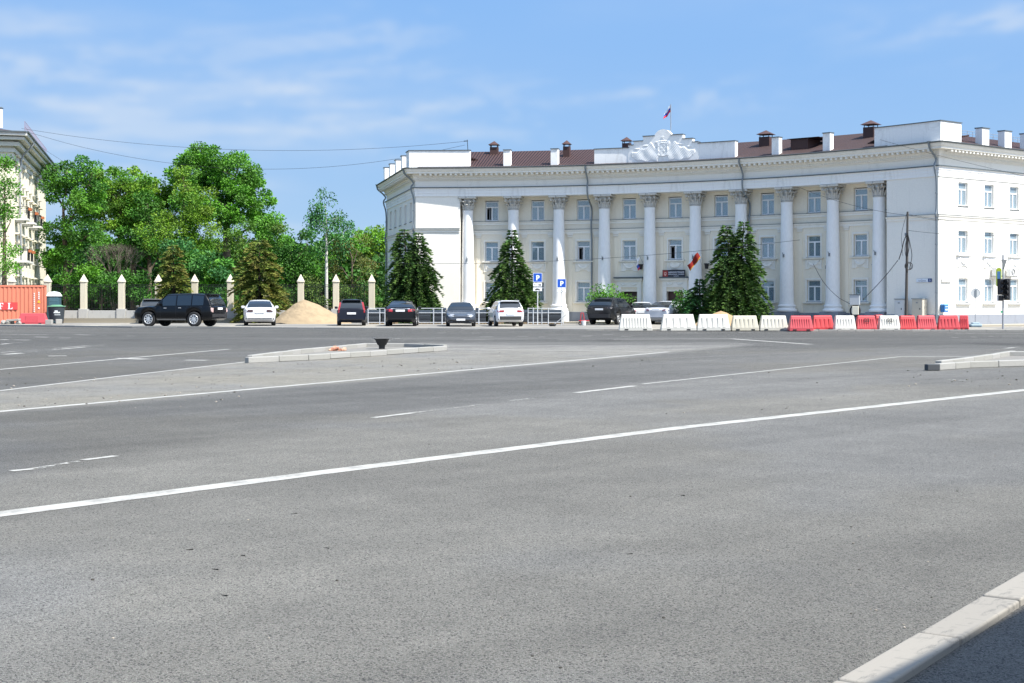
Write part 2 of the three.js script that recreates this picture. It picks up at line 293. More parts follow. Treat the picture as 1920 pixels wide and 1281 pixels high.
for (const [x0, y0, x1, y1, mat, w] of [
  [20, 884, 62, 880, M.paint, 0.1], [62, 880, 155, 864, M.paintFaint, 0.1], [155, 863.5, 218, 855.5, M.paintWorn, 0.1], [700, 784, 960, 752, M.paintWorn, 0.12], [960, 752, 1080, 737, M.paintFaint, 0.12], [1080, 737, 1190, 724, M.paint, 0.16],
  [1205, 720.5, 1690, 669, M.paint, 0.1], [1690, 669, 1830, 669.5, M.paint, 0.2], [840, 654.5, 1330, 661, M.paint, 0.2], [1255, 660, 1330, 661, M.paint, 0.2],
  [0, 665, 205, 647, M.paintWorn, 0.2], [0, 661.5, 200, 645.5, M.paintWorn, 0.12], [0, 665, 36, 663, M.paint, 0.5], [90, 668, 125, 667.5, M.paint, 0.35], [222, 672, 275, 674, M.paint, 0.4], [348, 675.5, 388, 676, M.paint, 0.35],
  [0, 621, 130, 622, M.paintWorn, 0.2], [0, 627, 90, 628, M.paint, 0.2], [0, 637, 15, 637.5, M.paint, 0.4], [25, 637.5, 55, 638, M.paint, 0.3], [65, 632, 90, 632.6, M.paint, 0.3], [110, 634, 132, 634, M.paint, 0.3], [142, 628, 250, 630.5, M.paintWorn, 0.35],
  [870, 637.5, 1090, 637.5, M.paintWorn, 0.2], [1150, 636.5, 1370, 635.5, M.paint, 0.22], [1370, 635.5, 1520, 646, M.paint, 0.3], [700, 640, 730, 639.5, M.paint, 0.4],
  [820, 624.4, 836, 624.4, M.paint, 0.2], [884, 625, 898, 625, M.paint, 0.2], [740, 635, 750, 635, M.paint, 0.25], [900, 632, 925, 632, M.paint, 0.25], [970, 631, 990, 631, M.paint, 0.25], [1010, 632, 1022, 632, M.paint, 0.25], [1090, 630.5, 1110, 630, M.paint, 0.25], [1130, 627.5, 1150, 627.5, M.paint, 0.25], [1165, 631, 1185, 631, M.paint, 0.2],
  [1270, 624.5, 1310, 624.6, M.paint, 0.2], [1385, 623.8, 1410, 624, M.paint, 0.2], [1820, 632, 1832, 632, M.paint, 0.25], [1855, 631, 1863, 631, M.paint, 0.25], [1785, 633, 1797, 633, M.paint, 0.25], [1790, 625.5, 1920, 626, M.paint, 0.2], [1880, 630.5, 1920, 630.5, M.paint, 0.2], [1885, 653.5, 1912, 651, M.paintWorn, 0.2], [1775, 711.5, 1900, 722, M.paintFaint, 0.12],
  [0, 646, 40, 642, M.paintWorn, 0.2]]) struct('road_marking', strip([gp(x0, y0), gp((x0 + x1) / 2, (y0 + y1) / 2), gp(x1, y1)], w, 0.005), mat);

// near kerb and pavement at the lower right
{
  const dir = new THREE.Vector2(gp(1920, 1085)[0] - gp(1590, 1281)[0], gp(1920, 1085)[2] - gp(1590, 1281)[2]).normalize(), o = gp(1590, 1281), nrm = new THREE.Vector2(-dir.y, dir.x);  // nrm: away from the road
  const kerb = new THREE.Group(); kerb.name = 'near_kerb'; kerb.userData.kind = 'structure'; scene.add(kerb);
  const R = rng(8), tex = plasterTex([0.28, 0.26, 0.225], [0.13, 0.125, 0.115], 13, 1.0), mats = [1, 0.93, 1.0].map((k, i) => std(k, k, k, 0.92, { map: rep(tex, 1 + i * 0.13) }));
  const ang = -Math.atan2(dir.y, dir.x);
  for (let k = -6; k < 9; k++) { const L = 0.98, c = k * 1.0 + 0.36; const s = mesh('kerb_stone', rbox(L, 0.24, 0.2, 0, -0.07 + (R() - 0.5) * 0.008, 0, 0.014, 2), mats[k & 1], kerb); s.position.set(o[0] + dir.x * c + nrm.x * 0.105, 0, o[2] + dir.y * c + nrm.y * 0.105); s.rotation.y = ang + (R() - 0.5) * 0.006; }
  const a = (t, w) => [o[0] + dir.x * t + nrm.x * w, o[2] + dir.y * t + nrm.y * w];
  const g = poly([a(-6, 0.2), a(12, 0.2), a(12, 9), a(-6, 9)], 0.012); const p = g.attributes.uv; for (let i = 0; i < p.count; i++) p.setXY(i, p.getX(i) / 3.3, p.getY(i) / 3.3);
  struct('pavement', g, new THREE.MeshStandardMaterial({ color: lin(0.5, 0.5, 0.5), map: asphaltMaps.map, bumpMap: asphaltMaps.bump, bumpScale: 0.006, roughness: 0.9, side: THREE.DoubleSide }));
  // unseen flat-roofed block, added outside the frame to cast the shadow here
  const h = 4.6, len = h / Math.tan(SUN_EL), off = [Math.cos(SUN_AZ) * len, Math.sin(SUN_AZ) * len];
  const e0 = gp(1648, 1281), e1 = gp(1920, 1142), d2 = new THREE.Vector2(e1[0] - e0[0], e1[2] - e0[2]).normalize(), n2 = new THREE.Vector2(-d2.y, d2.x);
  const k0 = [e0[0] + off[0], e0[2] + off[1]];                            // the roof edge nearest the road passes here
  const shadow_caster = thing('added_shadow_block', 'grey flat-roofed block added out of view at the right to cast the corner shadow', 'shadow_caster', [k0[0] + n2.x * 2 + d2.x * 1.1, 0.012, k0[1] + n2.y * 2 + d2.y * 1.1], -Math.atan2(d2.y, d2.x));
  mesh('wall', box(4.2, 4.4, 3.5, 0, 2.2, 0), std(0.4, 0.42, 0.43, 0.7), shadow_caster); mesh('roof', rbox(4.6, 0.2, 4, 0, 4.5, 0, 0.02), std(0.25, 0.26, 0.28, 0.6), shadow_caster);
}
// traffic islands under construction: kerb stones round bare ground
function island(name, label, front, back, ends, fill) {
  const g = thing(name, label, 'traffic island'), R = rng(label.length);
  const tex = plasterTex([0.31, 0.305, 0.285], [0.22, 0.215, 0.20], 19, 0.8), mats = [std(1, 1, 1, 0.9, { map: rep(tex, 0.8) }), std(0.92, 0.92, 0.9, 0.9, { map: rep(tex, 0.7) })];
  for (const chain of [front, back, ...ends]) for (let i = 0; i < chain.length - 1; i++) {
    const a = chain[i], b = chain[i + 1], L = Math.hypot(b[0] - a[0], b[2] - a[2]), n = Math.max(1, Math.round(L / 1.0)), ang = -Math.atan2(b[2] - a[2], b[0] - a[0]);
    for (let k = 0; k < n; k++) { const t = (k + 0.5) / n; const s = mesh('kerb_stone', rbox(L / n - 0.01, 0.16, 0.16, 0, 0.08, 0, 0.02, 2), mats[(k + i) & 1], g); s.position.set(lerp(a[0], b[0], t), (R() - 0.5) * 0.012, lerp(a[2], b[2], t)); s.rotation.y = ang + (R() - 0.5) * 0.012; }
  }
  mesh('fill', poly(fill.map((p) => [p[0], p[2]]), 0.035), std(1, 1, 1, 0.95, { map: rep(plasterTex([0.20, 0.19, 0.17], [0.13, 0.125, 0.115], 29, 0.9), 0.5) }), g);
  const p = front[0]; rebase(g, p[0], 0, p[2]); return g;
}
{
  const f = [gp(462, 681), gp(575, 676), gp(690, 668.5), gp(835, 657.5)], b = [gp(468, 677), gp(560, 665), gp(684, 652.5), gp(760, 652.5)], e = [[gp(760, 652.5), gp(835, 655.5)]];
  island('traffic_island', 'kerbed triangular traffic island holding an upturned drain funnel', f, b, e, [...f, gp(760, 652.5), gp(684, 652.5), gp(560, 665)]);
  const f2 = [gp(1757, 694.5), gp(1815, 690), gp(1920, 686.5), gp(2080, 681)], b2 = [gp(1760, 689), gp(1840, 678), gp(1885, 670), gp(1900, 668)], e2 = [[gp(1888, 669.5), gp(2080, 670)]];
  island('traffic_island', 'kerbed traffic island at the right edge with a dark block at its tip', f2, b2, e2, [...f2, gp(2080, 670), gp(1888, 670), gp(1840, 678)]);
  const p = gp(1748, 695); const blk = mesh('kerb_block', rbox(0.30, 0.15, 0.2, 0, 0.076, 0, 0.02), std(0.06, 0.065, 0.07, 0.9)); blk.position.set(p[0], 0, p[2]); blk.rotation.y = 0.1; tag(blk, 'short dark grey kerb block lying at the tip of the right island', 'kerb block');
  // upturned cast funnel with a square plate on top
  const q = gp(716, 656.5); const fn = thing('drain_funnel', 'black funnel-shaped drain gully with square rim standing on the island', 'drain funnel', [q[0], 0.034, q[2]], 0.3); fn.scale.setScalar(0.7);
  mesh('cone', [lathe([[0.14, 0], [0.15, 0.16], [0.22, 0.22], [0.34, 0.46], [0.36, 0.5], [0.32, 0.5], [0.19, 0.24], [0.12, 0.16], [0.11, 0]], 24)], std(0.03, 0.032, 0.034, 0.6, { metalness: 0.3 }), fn);
  mesh('rim', [box(0.8, 0.035, 0.07, 0, 0.515, 0.365), box(0.8, 0.035, 0.07, 0, 0.515, -0.365), box(0.07, 0.034, 0.66, 0.365, 0.515, 0), box(0.07, 0.034, 0.66, -0.365, 0.515, 0)], std(0.12, 0.12, 0.12, 0.6), fn);
  // broken bricks
  const br = [std(0.45, 0.22, 0.14, 0.9), std(0.50, 0.30, 0.21, 0.9), std(0.36, 0.15, 0.09, 0.9)], R = rng(9);
  const bp = gp(632, 660); const heap = thing('brick_rubble', 'small heap of broken orange bricks on the island', 'rubble', [bp[0], 0.03, bp[2]]); heap.scale.setScalar(0.6);
  for (let i = 0; i < 16; i++) { const s = 0.08 + R() * 0.12, r = Math.sqrt(R()) * 0.42, t = R() * 6.28; const m = mesh('brick', box(s * 1.6, s * 0.7, s, 0, 0, 0), br[i % 3], heap); m.position.set(Math.cos(t) * r * 1.2, 0.05 + (0.42 - r) * 0.32 * R(), Math.sin(t) * r * 0.6); m.rotation.set(R() * 0.8, R() * 6, R() * 0.8); }
}
// loose stones, grit and clods on the road
{
  const R = rng(31), g0 = new THREE.IcosahedronGeometry(1, 0), p = g0.attributes.position; for (let i = 0; i < p.count; i++) { const k = 0.75 + 0.5 * hash(Math.round(p.getX(i) * 50), Math.round(p.getY(i) * 50 + p.getZ(i) * 91)); p.setXYZ(i, p.getX(i) * k, p.getY(i) * k * 0.6, p.getZ(i) * k); } g0.computeVertexNormals();
  const zones = [[0, 700, 460, 765, 150, 0.018], [470, 672, 900, 700, 110, 0.018], [1690, 692, 1920, 725, 50, 0.018], [0, 680, 1900, 1270, 130, 0.007], [850, 660, 1250, 690, 40, 0.022], [1590, 1000, 1900, 1200, 60, 0.006], [1200, 690, 1700, 780, 50, 0.016]], n = zones.reduce((s, z) => s + z[4], 0);
  const im = new THREE.InstancedMesh(g0, std(0.30, 0.28, 0.25, 0.95), n); im.name = 'loose_stones'; im.castShadow = true; im.userData = { kind: 'stuff', label: 'loose stones and grit strewn over the road', category: 'stones' };
  const m = new THREE.Matrix4(), c = new THREE.Color(); let k = 0;
  for (const [x0, y0, x1, y1, num, size] of zones) for (let i = 0; i < num; i++) { const q = gp(lerp(x0, x1, R()), lerp(y0, y1, R())), s = size * (0.3 + R() * R() * 1.4); m.makeRotationY(R() * 6.3); m.scale(new THREE.Vector3(s, s, s)); m.setPosition(q[0], s * 0.3, q[2]); im.setMatrixAt(k, m); const t = R() < 0.45 ? 0.25 : 0.6 + R() * 0.6; im.setColorAt(k++, c.setRGB(t, t * 0.97, t * 0.92)); }
  scene.add(im);
}

// dark twigs and tar flecks on the near lane
{
  const R = rng(55), g0 = new THREE.CylinderGeometry(0.3, 1, 1, 5).rotateZ(Math.PI / 2), spots = [[355, 1032], [455, 1043], [403, 1069], [420, 1118], [612, 1029], [552, 964], [1180, 1040], [1280, 930]];
  const im = new THREE.InstancedMesh(g0, std(0.03, 0.028, 0.026, 0.9), spots.length), m = new THREE.Matrix4(); im.name = 'twig_litter'; im.castShadow = true; im.userData = { kind: 'stuff', label: 'dark twigs and flecks scattered on the near lane', category: 'litter' };
  spots.forEach(([x, y], i) => { const q = gp(x, y), L = 0.03 + R() * 0.035; m.makeRotationY(-0.5 + R() * 1.2); m.scale(new THREE.Vector3(L, 0.003 + R() * 0.003, 0.003 + R() * 0.004)); m.setPosition(q[0], 0.005, q[2]); im.setMatrixAt(i, m); }); scene.add(im);
}

// ---------------------------------------------------------------- the concave administrative building
const ARC = { cx: -7.5, cd: 60.55, R: 43, s0: 0.3, s1: 39.48 }, LEFT_LEN = 15.2, RIGHT_LEN = 15;
const LT = [0.228, -0.974], RT = [Math.sin(ARC.s1 / ARC.R), Math.cos(ARC.s1 / ARC.R)];     // directions of the two side walls in (x, depth)
function pathAt(s) {                                                       // -> x, depth, outward normal (x, depth)
  if (s < ARC.s0 - 1e-6) { const t = ARC.s0 / ARC.R, d = s - ARC.s0; return [ARC.cx + ARC.R * Math.sin(t) + LT[0] * d, ARC.cd + ARC.R * Math.cos(t) + LT[1] * d, LT[1], -LT[0]]; }
  if (s > ARC.s1 + 1e-6) { const t = ARC.s1 / ARC.R, d = s - ARC.s1; return [ARC.cx + ARC.R * Math.sin(t) + RT[0] * d, ARC.cd + ARC.R * Math.cos(t) + RT[1] * d, RT[1], -RT[0]]; }
  const t = s / ARC.R; return [ARC.cx + ARC.R * Math.sin(t), ARC.cd + ARC.R * Math.cos(t), -Math.sin(t), -Math.cos(t)];
}
const place = (s, off, y) => { const [x, d, nx, nd] = pathAt(s); return [x + nx * off, y, -(d + nd * off)]; };
const turnAt = (s) => { const [, , nx, nd] = pathAt(s); return Math.atan2(nx, -nd); };
function pathPoints(a, b) {
  const S = [a]; const step = 0.85; for (let s = Math.max(a, ARC.s0); s < Math.min(b, ARC.s1); s += step) if (s > a + 0.05 && s < b - 0.05) S.push(s);
  for (const c of [ARC.s0, ARC.s1]) if (c > a + 1e-4 && c < b - 1e-4 && !S.some((v) => Math.abs(v - c) < 1e-3)) S.push(c);
  S.push(b); S.sort((p, q) => p - q);
  return S.map((s) => {
    const [x, d, nx, nd] = pathAt(s); let mx = nx, md = nd;
    for (const [c, e] of [[ARC.s0, 1], [ARC.s1, 1]]) if (Math.abs(s - c) < 1e-3 && c > a + 1e-4 && c < b - 1e-4) { const p = pathAt(c - 2e-3), q = pathAt(c + 2e-3), dx = p[2] + q[2], dd = p[3] + q[3], l2 = 1 + p[2] * q[2] + p[3] * q[3]; mx = dx / l2; md = dd / l2; }
    return { s, x, d, mx, md };
  });
}
function sweep(profile, a, b, cap = true) {                                // closed profile of [offset, height] drawn along the path
  const P = pathPoints(a, b), pos = [], uv = []; const n = profile.length; const len = [0]; for (let i = 0; i < n; i++) { const p = profile[i], q = profile[(i + 1) % n]; len.push(len[i] + Math.hypot(q[0] - p[0], q[1] - p[1])); }
  const v = (k, i) => { const p = P[k], [o, y] = profile[i % n]; return [p.x + p.mx * o, y, -(p.d + p.md * o)]; };
  for (let k = 0; k < P.length - 1; k++) for (let i = 0; i < n; i++) {
    const A = v(k, i), B = v(k + 1, i), C = v(k + 1, i + 1), D = v(k, i + 1); pos.push(...A, ...B, ...C, ...A, ...C, ...D);
    uv.push(P[k].s, len[i], P[k + 1].s, len[i], P[k + 1].s, len[i + 1], P[k].s, len[i], P[k + 1].s, len[i + 1], P[k].s, len[i + 1]);
  }
  if (cap) { const T = THREE.ShapeUtils.triangulateShape(profile.map((p) => new THREE.Vector2(...p)), []); for (const [k, f] of [[0, 1], [P.length - 1, -1]]) for (const t of T) for (const i of f > 0 ? t : [t[0], t[2], t[1]]) { pos.push(...v(k, i)); uv.push(profile[i][0], profile[i][1]); } }
  const g = new THREE.BufferGeometry(); g.setAttribute('position', new THREE.Float32BufferAttribute(pos, 3)); g.setAttribute('uv', new THREE.Float32BufferAttribute(uv, 2)); g.computeVertexNormals(); return g;
}
const rect = (o0, o1, y0, y1) => [[o1, y0], [o1, y1], [o0, y1], [o0, y0]];
function wallWithOpenings(oOut, oIn, a, b, y0, y1, openings) {             // openings: [s centre, width, bottom, top]
  const G = [], rows = [...new Set([y0, y1, ...openings.flatMap((o) => [o[2], o[3]])])].sort((p, q) => p - q);
  for (let r = 0; r < rows.length - 1; r++) { const lo = rows[r], hi = rows[r + 1], m = (lo + hi) / 2; let s = a; for (const o of openings.filter((o) => o[2] < m && o[3] > m).sort((p, q) => p[0] - q[0])) { if (o[0] - o[1] / 2 > s) G.push(sweep(rect(oIn, oOut, lo, hi), s, o[0] - o[1] / 2)); s = o[0] + o[1] / 2; } if (b > s) G.push(sweep(rect(oIn, oOut, lo, hi), s, b)); }
  return G;
}
const BLD = thing('administrative_building', 'cream three-storey building with concave colonnade, white columns and brown tiled roof', 'building');
const EAVE = 11.5, ARCH = 9.46, REC = -1.1, pavL = 3.62, pavR = 35.66, sEndL = ARC.s0 - LEFT_LEN, sEndR = ARC.s1 + RIGHT_LEN;
const bays = [...Array(9)].map((_, k) => 5.853 + 3.405 * k), colS = [...Array(10)].map((_, k) => 4.15 + 3.405 * k);
const WIN = { w: 1.0, rows: [[1.62, 3.08], [4.66, 6.08], [7.68, 9.2]] };
const doorBays = [3, 4, 5];
const rightS = [...Array(4)].map((_, k) => ARC.s1 + 2.58 + k * 2.84), leftS = [...Array(5)].map((_, k) => ARC.s0 - 2.2 - k * 2.7);
{
  const G = [], openF = [];
  bays.forEach((s, k) => WIN.rows.forEach(([y0, y1], r) => { if (r === 0 && doorBays.includes(k)) openF.push([s, 1.25, 0.15, 2.35]); else openF.push([s, WIN.w, y0, y1]); }));
  G.push(...wallWithOpenings(REC, REC - 0.4, pavL, pavR, 0, 9.6, openF));
  mesh('wall', G, M.cream, BLD);
  const pv = [];                                                           // pavilions and side walls, flush with the entablature
  pv.push(sweep(rect(-1.5, 0, 0, 9.5), 0.9, pavL), sweep(rect(-1.5, 0, 0, 9.5), pavR, ARC.s1 - 0.6));
  pv.push(sweep(rect(-0.45, 0, 0, 9.5), ARC.s0 - 0.7, 0.9), sweep(rect(-0.45, 0, 0, 9.5), ARC.s1 - 0.6, ARC.s1 + 0.7));
  const oR = rightS.flatMap((s) => [[1.58, 3.1], [4.66, 6.12], [7.7, 9.2]].map(([a, b]) => [s, 1.02, a, b])), oL = leftS.flatMap((s) => [[1.62, 3.1], [4.66, 6.1], [7.7, 9.15]].map(([a, b]) => [s, 1.0, a, b]));
  mesh('pavilion_wall', [pv[0], pv[2], ...wallWithOpenings(0, -0.45, sEndL, ARC.s0 - 0.7, 0, 9.5, oL)], M.wall, BLD);
  mesh('pavilion_wall', [pv[1], pv[3], ...wallWithOpenings(0, -0.45, ARC.s1 + 0.7, sEndR, 0, 9.5, oR)], M.wall, BLD);
  // rear wall, end walls, floors: the building is closed and dark inside
  mesh('rear_wall', sweep(rect(-9.6, -9.2, 0, 11.6), ARC.s0 + 9.6, ARC.s1 - 9.6), M.wall, BLD);
  mesh('rear_wall', [sweep(rect(-6.2, -6, 0, 11.6), sEndL, ARC.s0 - 6), sweep(rect(-6, 0, 0, 11.45), sEndL, sEndL + 0.3)], M.wall, BLD);
  mesh('rear_wall', [sweep(rect(-6.2, -6, 0, 11.6), ARC.s1 + 6, sEndR), sweep(rect(-6, 0, 0, 11.45), sEndR - 0.3, sEndR)], M.wall, BLD);
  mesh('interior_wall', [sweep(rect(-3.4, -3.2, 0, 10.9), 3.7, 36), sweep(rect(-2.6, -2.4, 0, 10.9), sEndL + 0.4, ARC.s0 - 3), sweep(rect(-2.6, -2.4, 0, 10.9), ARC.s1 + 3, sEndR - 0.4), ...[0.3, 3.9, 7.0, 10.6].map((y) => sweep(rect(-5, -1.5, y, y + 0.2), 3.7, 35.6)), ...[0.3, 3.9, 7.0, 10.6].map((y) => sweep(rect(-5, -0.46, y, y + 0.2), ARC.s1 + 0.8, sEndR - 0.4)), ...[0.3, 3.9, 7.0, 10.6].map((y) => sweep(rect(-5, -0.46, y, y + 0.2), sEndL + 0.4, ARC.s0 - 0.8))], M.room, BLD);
  // entablature: architrave in three bands, ledge, frieze
  mesh('architrave', [sweep([[0.06, ARCH], [0.06, 9.68], [0.09, 9.68], [0.09, 9.88], [0.13, 9.88], [0.13, 10.04], [0.2, 10.06], [0.2, 10.1], [-0.45, 10.1], [-0.45, ARCH]], sEndL, sEndR), sweep(rect(-1.5, -0.45, ARCH, 10.1), pavL - 0.5, pavR + 0.5)], M.white, BLD);
  mesh('ledge_flashing', sweep([[-0.1, 10.103], [0.225, 10.103], [0.225, 10.07], [0.235, 10.07], [0.235, 10.14], [-0.1, 10.16]], sEndL, sEndR), M.flash, BLD);
  mesh('frieze', sweep(rect(-0.45, 0.04, 10.1, 10.64), sEndL, sEndR), M.wall, BLD);
  mesh('cornice', sweep([[0.04, 10.6], [0.1, 10.64], [0.1, 10.68], [0.16, 10.7], [0.2, 10.86], [0.25, 10.9], [0.25, 11.12], [0.72, 11.12], [0.72, 11.26], [0.78, 11.28], [0.86, 11.42], [0.86, 11.47], [-0.45, 11.47], [-0.45, 10.6]], sEndL, sEndR), M.wall, BLD);
  const dent = []; for (let s = sEndL + 0.1; s < sEndR; s += 0.16) { const p = place(s, 0.18, 10.77); dent.push(box(0.08, 0.13, 0.1, p[0], p[1], p[2], turnAt(s))); }
  mesh('dentil_course', dent, M.wall, BLD).userData.kind = 'stuff';
  const mod = rbox(0.17, 0.15, 0.42, 0, 0, 0, 0.015, 1), wallAlt = M.wall;
  for (let s = sEndL + 0.2; s < sEndR - 0.1; s += 0.385) { if (Math.abs(s - ARC.s0) < 0.25 || Math.abs(s - ARC.s1) < 0.25) continue; const m = mesh('modillion', mod, wallAlt, BLD); m.position.set(...place(s, 0.46, 11.047)); m.rotation.y = turnAt(s); }
  mesh('gutter', sweep([[0.84, 11.473], [0.96, 11.473], [0.99, 11.53], [0.96, 11.55], [0.93, 11.5], [0.84, 11.5]], sEndL, sEndR), M.flash, BLD);
  // roof
  mesh('roof', [sweep([[0.95, 11.51], [-5, 13.32], [-5, 13.2], [0.95, 11.475]], ARC.s0 + 0.2, ARC.s1 - 3.4), sweep([[0.95, 11.51], [-3.4, 12.3], [-3.4, 12.2], [0.95, 11.475]], ARC.s1 - 3.4, ARC.s1 - 0.1), sweep([[-5, 13.32], [-9.8, 11.5], [-9.8, 11.4], [-5, 13.2]], ARC.s0 + 4, ARC.s1 - 4)], M.roof, BLD);
  mesh('wing_roof', [sweep([[0.95, 11.51], [-3.4, 12.84], [-7, 11.6], [-7, 11.5], [-3.4, 12.72], [0.95, 11.475]], ARC.s1 + 0.3, sEndR)], M.roof, BLD);
  mesh('wing_roof', [sweep([[0.95, 11.51], [-3.4, 12.84], [-7, 11.6], [-7, 11.5], [-3.4, 12.72], [0.95, 11.475]], sEndL, ARC.s0 - 0.3)], M.roof, BLD);
  // belt courses between first and second floor windows of the colonnade
  mesh('belt_course', [sweep([[REC, 6.66], [REC + 0.06, 6.66], [REC + 0.06, 6.84], [REC + 0.12, 6.86], [REC + 0.14, 6.97], [REC, 6.97]], pavL, pavR), sweep([[REC, 7.36], [REC + 0.06, 7.36], [REC + 0.06, 7.5], [REC + 0.12, 7.53], [REC + 0.14, 7.62], [REC, 7.62]], pavL, pavR),
    sweep([[0, 6.78], [0.05, 6.78], [0.05, 6.9], [0.12, 6.98], [0.14, 7.06], [0, 7.06]], sEndL, pavL), sweep([[0, 6.78], [0.05, 6.78], [0.05, 6.9], [0.12, 6.98], [0.14, 7.06], [0, 7.06]], pavR, sEndR)], M.wall, BLD);
  mesh('belt_flashing', [sweep([[REC, 6.972], [REC + 0.17, 6.972], [REC + 0.17, 6.99], [REC, 7.01]], pavL, pavR), sweep([[REC, 7.622], [REC + 0.17, 7.622], [REC + 0.17, 7.64], [REC, 7.66]], pavL, pavR), sweep([[0, 7.062], [0.16, 7.062], [0.16, 7.08], [0, 7.1]], sEndL, pavL), sweep([[0, 7.062], [0.16, 7.062], [0.16, 7.08], [0, 7.1]], pavR, sEndR)], M.flash, BLD);
  for (const [o, a, b] of [[REC, pavL, bays[3] - 0.9], [REC, bays[5] + 0.9, pavR], [0, sEndL, pavL], [0, pavR, sEndR]]) mesh('plinth', sweep(rect(o, o + 0.055, 0, o ? 0.84 : 0.78), a, b), M.plinth, BLD);
  // flat pilaster strips behind the columns with little caps
  for (const s of colS) for (const d of [-0.72, 0.72]) { if (s + d < pavL || s + d > pavR) continue; const p = place(s + d, REC + 0.03, 0), t = turnAt(s + d); mesh('pilaster', box(0.3, 5.5, 0.06, p[0], 0.86 + 2.75, p[2], t), M.cream, BLD); mesh('pilaster_cap', [box(0.44, 0.1, 0.13, ...place(s + d, REC + 0.06, 6.6), t), box(0.38, 0.1, 0.1, ...place(s + d, REC + 0.05, 6.46), t)], M.wall, BLD); }
}
// columns
{
  const shaft = new THREE.LatheGeometry([...Array(25)].map((_, i) => { const t = i / 24, y = 1.42 + t * (8.42 - 1.42); return new THREE.Vector2(lerp(0.485, 0.38, t ** 1.4) + (t > 0.985 ? 0.035 : 0) + (t < 0.015 ? 0.04 : 0), y); }), 32);
  const base = [lathe([[0.0, 0.92], [0.66, 0.92], [0.685, 0.97], [0.685, 1.06], [0.64, 1.11], [0.58, 1.14], [0.56, 1.2], [0.58, 1.24], [0.61, 1.28], [0.61, 1.34], [0.57, 1.39], [0.52, 1.42], [0, 1.43]], 32)];
  const ped = rbox(1.4, 0.93, 1.2, 0, 0.465, 0, 0.02, 1);
  // capital: bell, two rings of leaves, corner volutes, hollow-sided abacus
  const cap = [lathe([[0.37, 8.42], [0.42, 8.45], [0.42, 8.5], [0.34, 8.53], [0.32, 8.8], [0.35, 9.1], [0.46, 9.28], [0.3, 9.3]], 24)];
  const leaf = (ang, y0, h, w, r0, r1) => quadGrid(4, 8, (u, v) => { const a = (u - 0.5) * 2, ww = w * (1 - 0.35 * v) * (0.75 + 0.25 * Math.cos(v * 18)) * Math.sin(Math.min(1, v * 0.8 + 0.45) * Math.PI * 0.62), r = lerp(r0, r1, v ** 2.2) + 0.06 * (1 - Math.abs(a)) + (v > 0.8 ? (v - 0.8) * 0.25 : 0), y = y0 + h * (v < 0.8 ? v : 0.8 - (v - 0.8) * 0.7); const th = ang + a * ww / r; return [Math.sin(th) * r, y, Math.cos(th) * r]; });
  for (let k = 0; k < 8; k++) { cap.push(leaf(k * Math.PI / 4, 8.52, 0.46, 0.15, 0.40, 0.62)); cap.push(leaf((k + 0.5) * Math.PI / 4, 8.54, 0.78, 0.14, 0.37, 0.68)); }
  for (let k = 0; k < 4; k++) {
    const a = Math.PI / 4 + k * Math.PI / 2, pts = [], c = new THREE.Vector3(Math.sin(a), 0, Math.cos(a));
    for (let i = 0; i <= 22; i++) { const t = i / 22; let r, y; if (t < 0.5) { r = lerp(0.42, 0.68, (t * 2) ** 1.5); y = lerp(8.95, 9.24, t * 2); } else { const q = (t - 0.5) * 2, th = q * Math.PI * 2.6, rr = 0.105 * (1 - q * 0.75); r = 0.68 + Math.sin(th) * rr * 0.9; y = 9.24 - 0.105 + Math.cos(th) * rr; } pts.push([c.x * r, y, c.z * r]); }
    cap.push(tube(pts, 0.045, 34, 5));
    const b = k * Math.PI / 2; const fl = new THREE.SphereGeometry(0.1, 8, 6); fl.translate(Math.sin(b) * 0.56, 9.36, Math.cos(b) * 0.56); cap.push(fl);
    for (const d of [-1, 1]) { const q = []; for (let i = 0; i <= 12; i++) { const t = i / 12, th = t * Math.PI * 2.2, rr = 0.085 * (1 - t * 0.7); q.push([Math.sin(b) * 0.53 + Math.cos(b) * d * (0.13 + Math.sin(th) * rr), 9.12 + Math.cos(th) * rr, Math.cos(b) * 0.53 - Math.sin(b) * d * (0.13 + Math.sin(th) * rr)]); } cap.push(tube(q, 0.03, 22, 4)); }
  }
  const sh = new THREE.Shape(); const A = 0.66, I = 0.5; sh.moveTo(-A, -A + 0.08); sh.quadraticCurveTo(-I, 0, -A, A - 0.08); sh.lineTo(-A + 0.08, A); sh.quadraticCurveTo(0, I, A - 0.08, A); sh.lineTo(A, A - 0.08); sh.quadraticCurveTo(I, 0, A, -A + 0.08); sh.lineTo(A - 0.08, -A); sh.quadraticCurveTo(0, -I, -A + 0.08, -A); sh.closePath();
  const ab = new THREE.ExtrudeGeometry(sh, { depth: 0.12, bevelEnabled: true, bevelSize: 0.02, bevelThickness: 0.02, bevelSegments: 1 }); ab.rotateX(-Math.PI / 2); ab.translate(0, 9.305, 0); cap.push(ab);
  const capG = mg(cap), baseG = mg(base);
  colS.forEach((s, k) => {
    const c = mesh('column', shaft, M.column, BLD); c.position.set(...place(s, -0.52, 0)); c.rotation.y = turnAt(s);
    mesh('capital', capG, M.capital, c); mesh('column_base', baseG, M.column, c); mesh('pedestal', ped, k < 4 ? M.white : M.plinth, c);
    if (k > 0 || true) mesh('flag_bracket', [box(0.09, 0.22, 0.1, 0, 4.75, 0.5), rod([0, 4.75, 0.52], [0, 4.95, 0.66], 0.025)], M.pipe, c);
  });
}
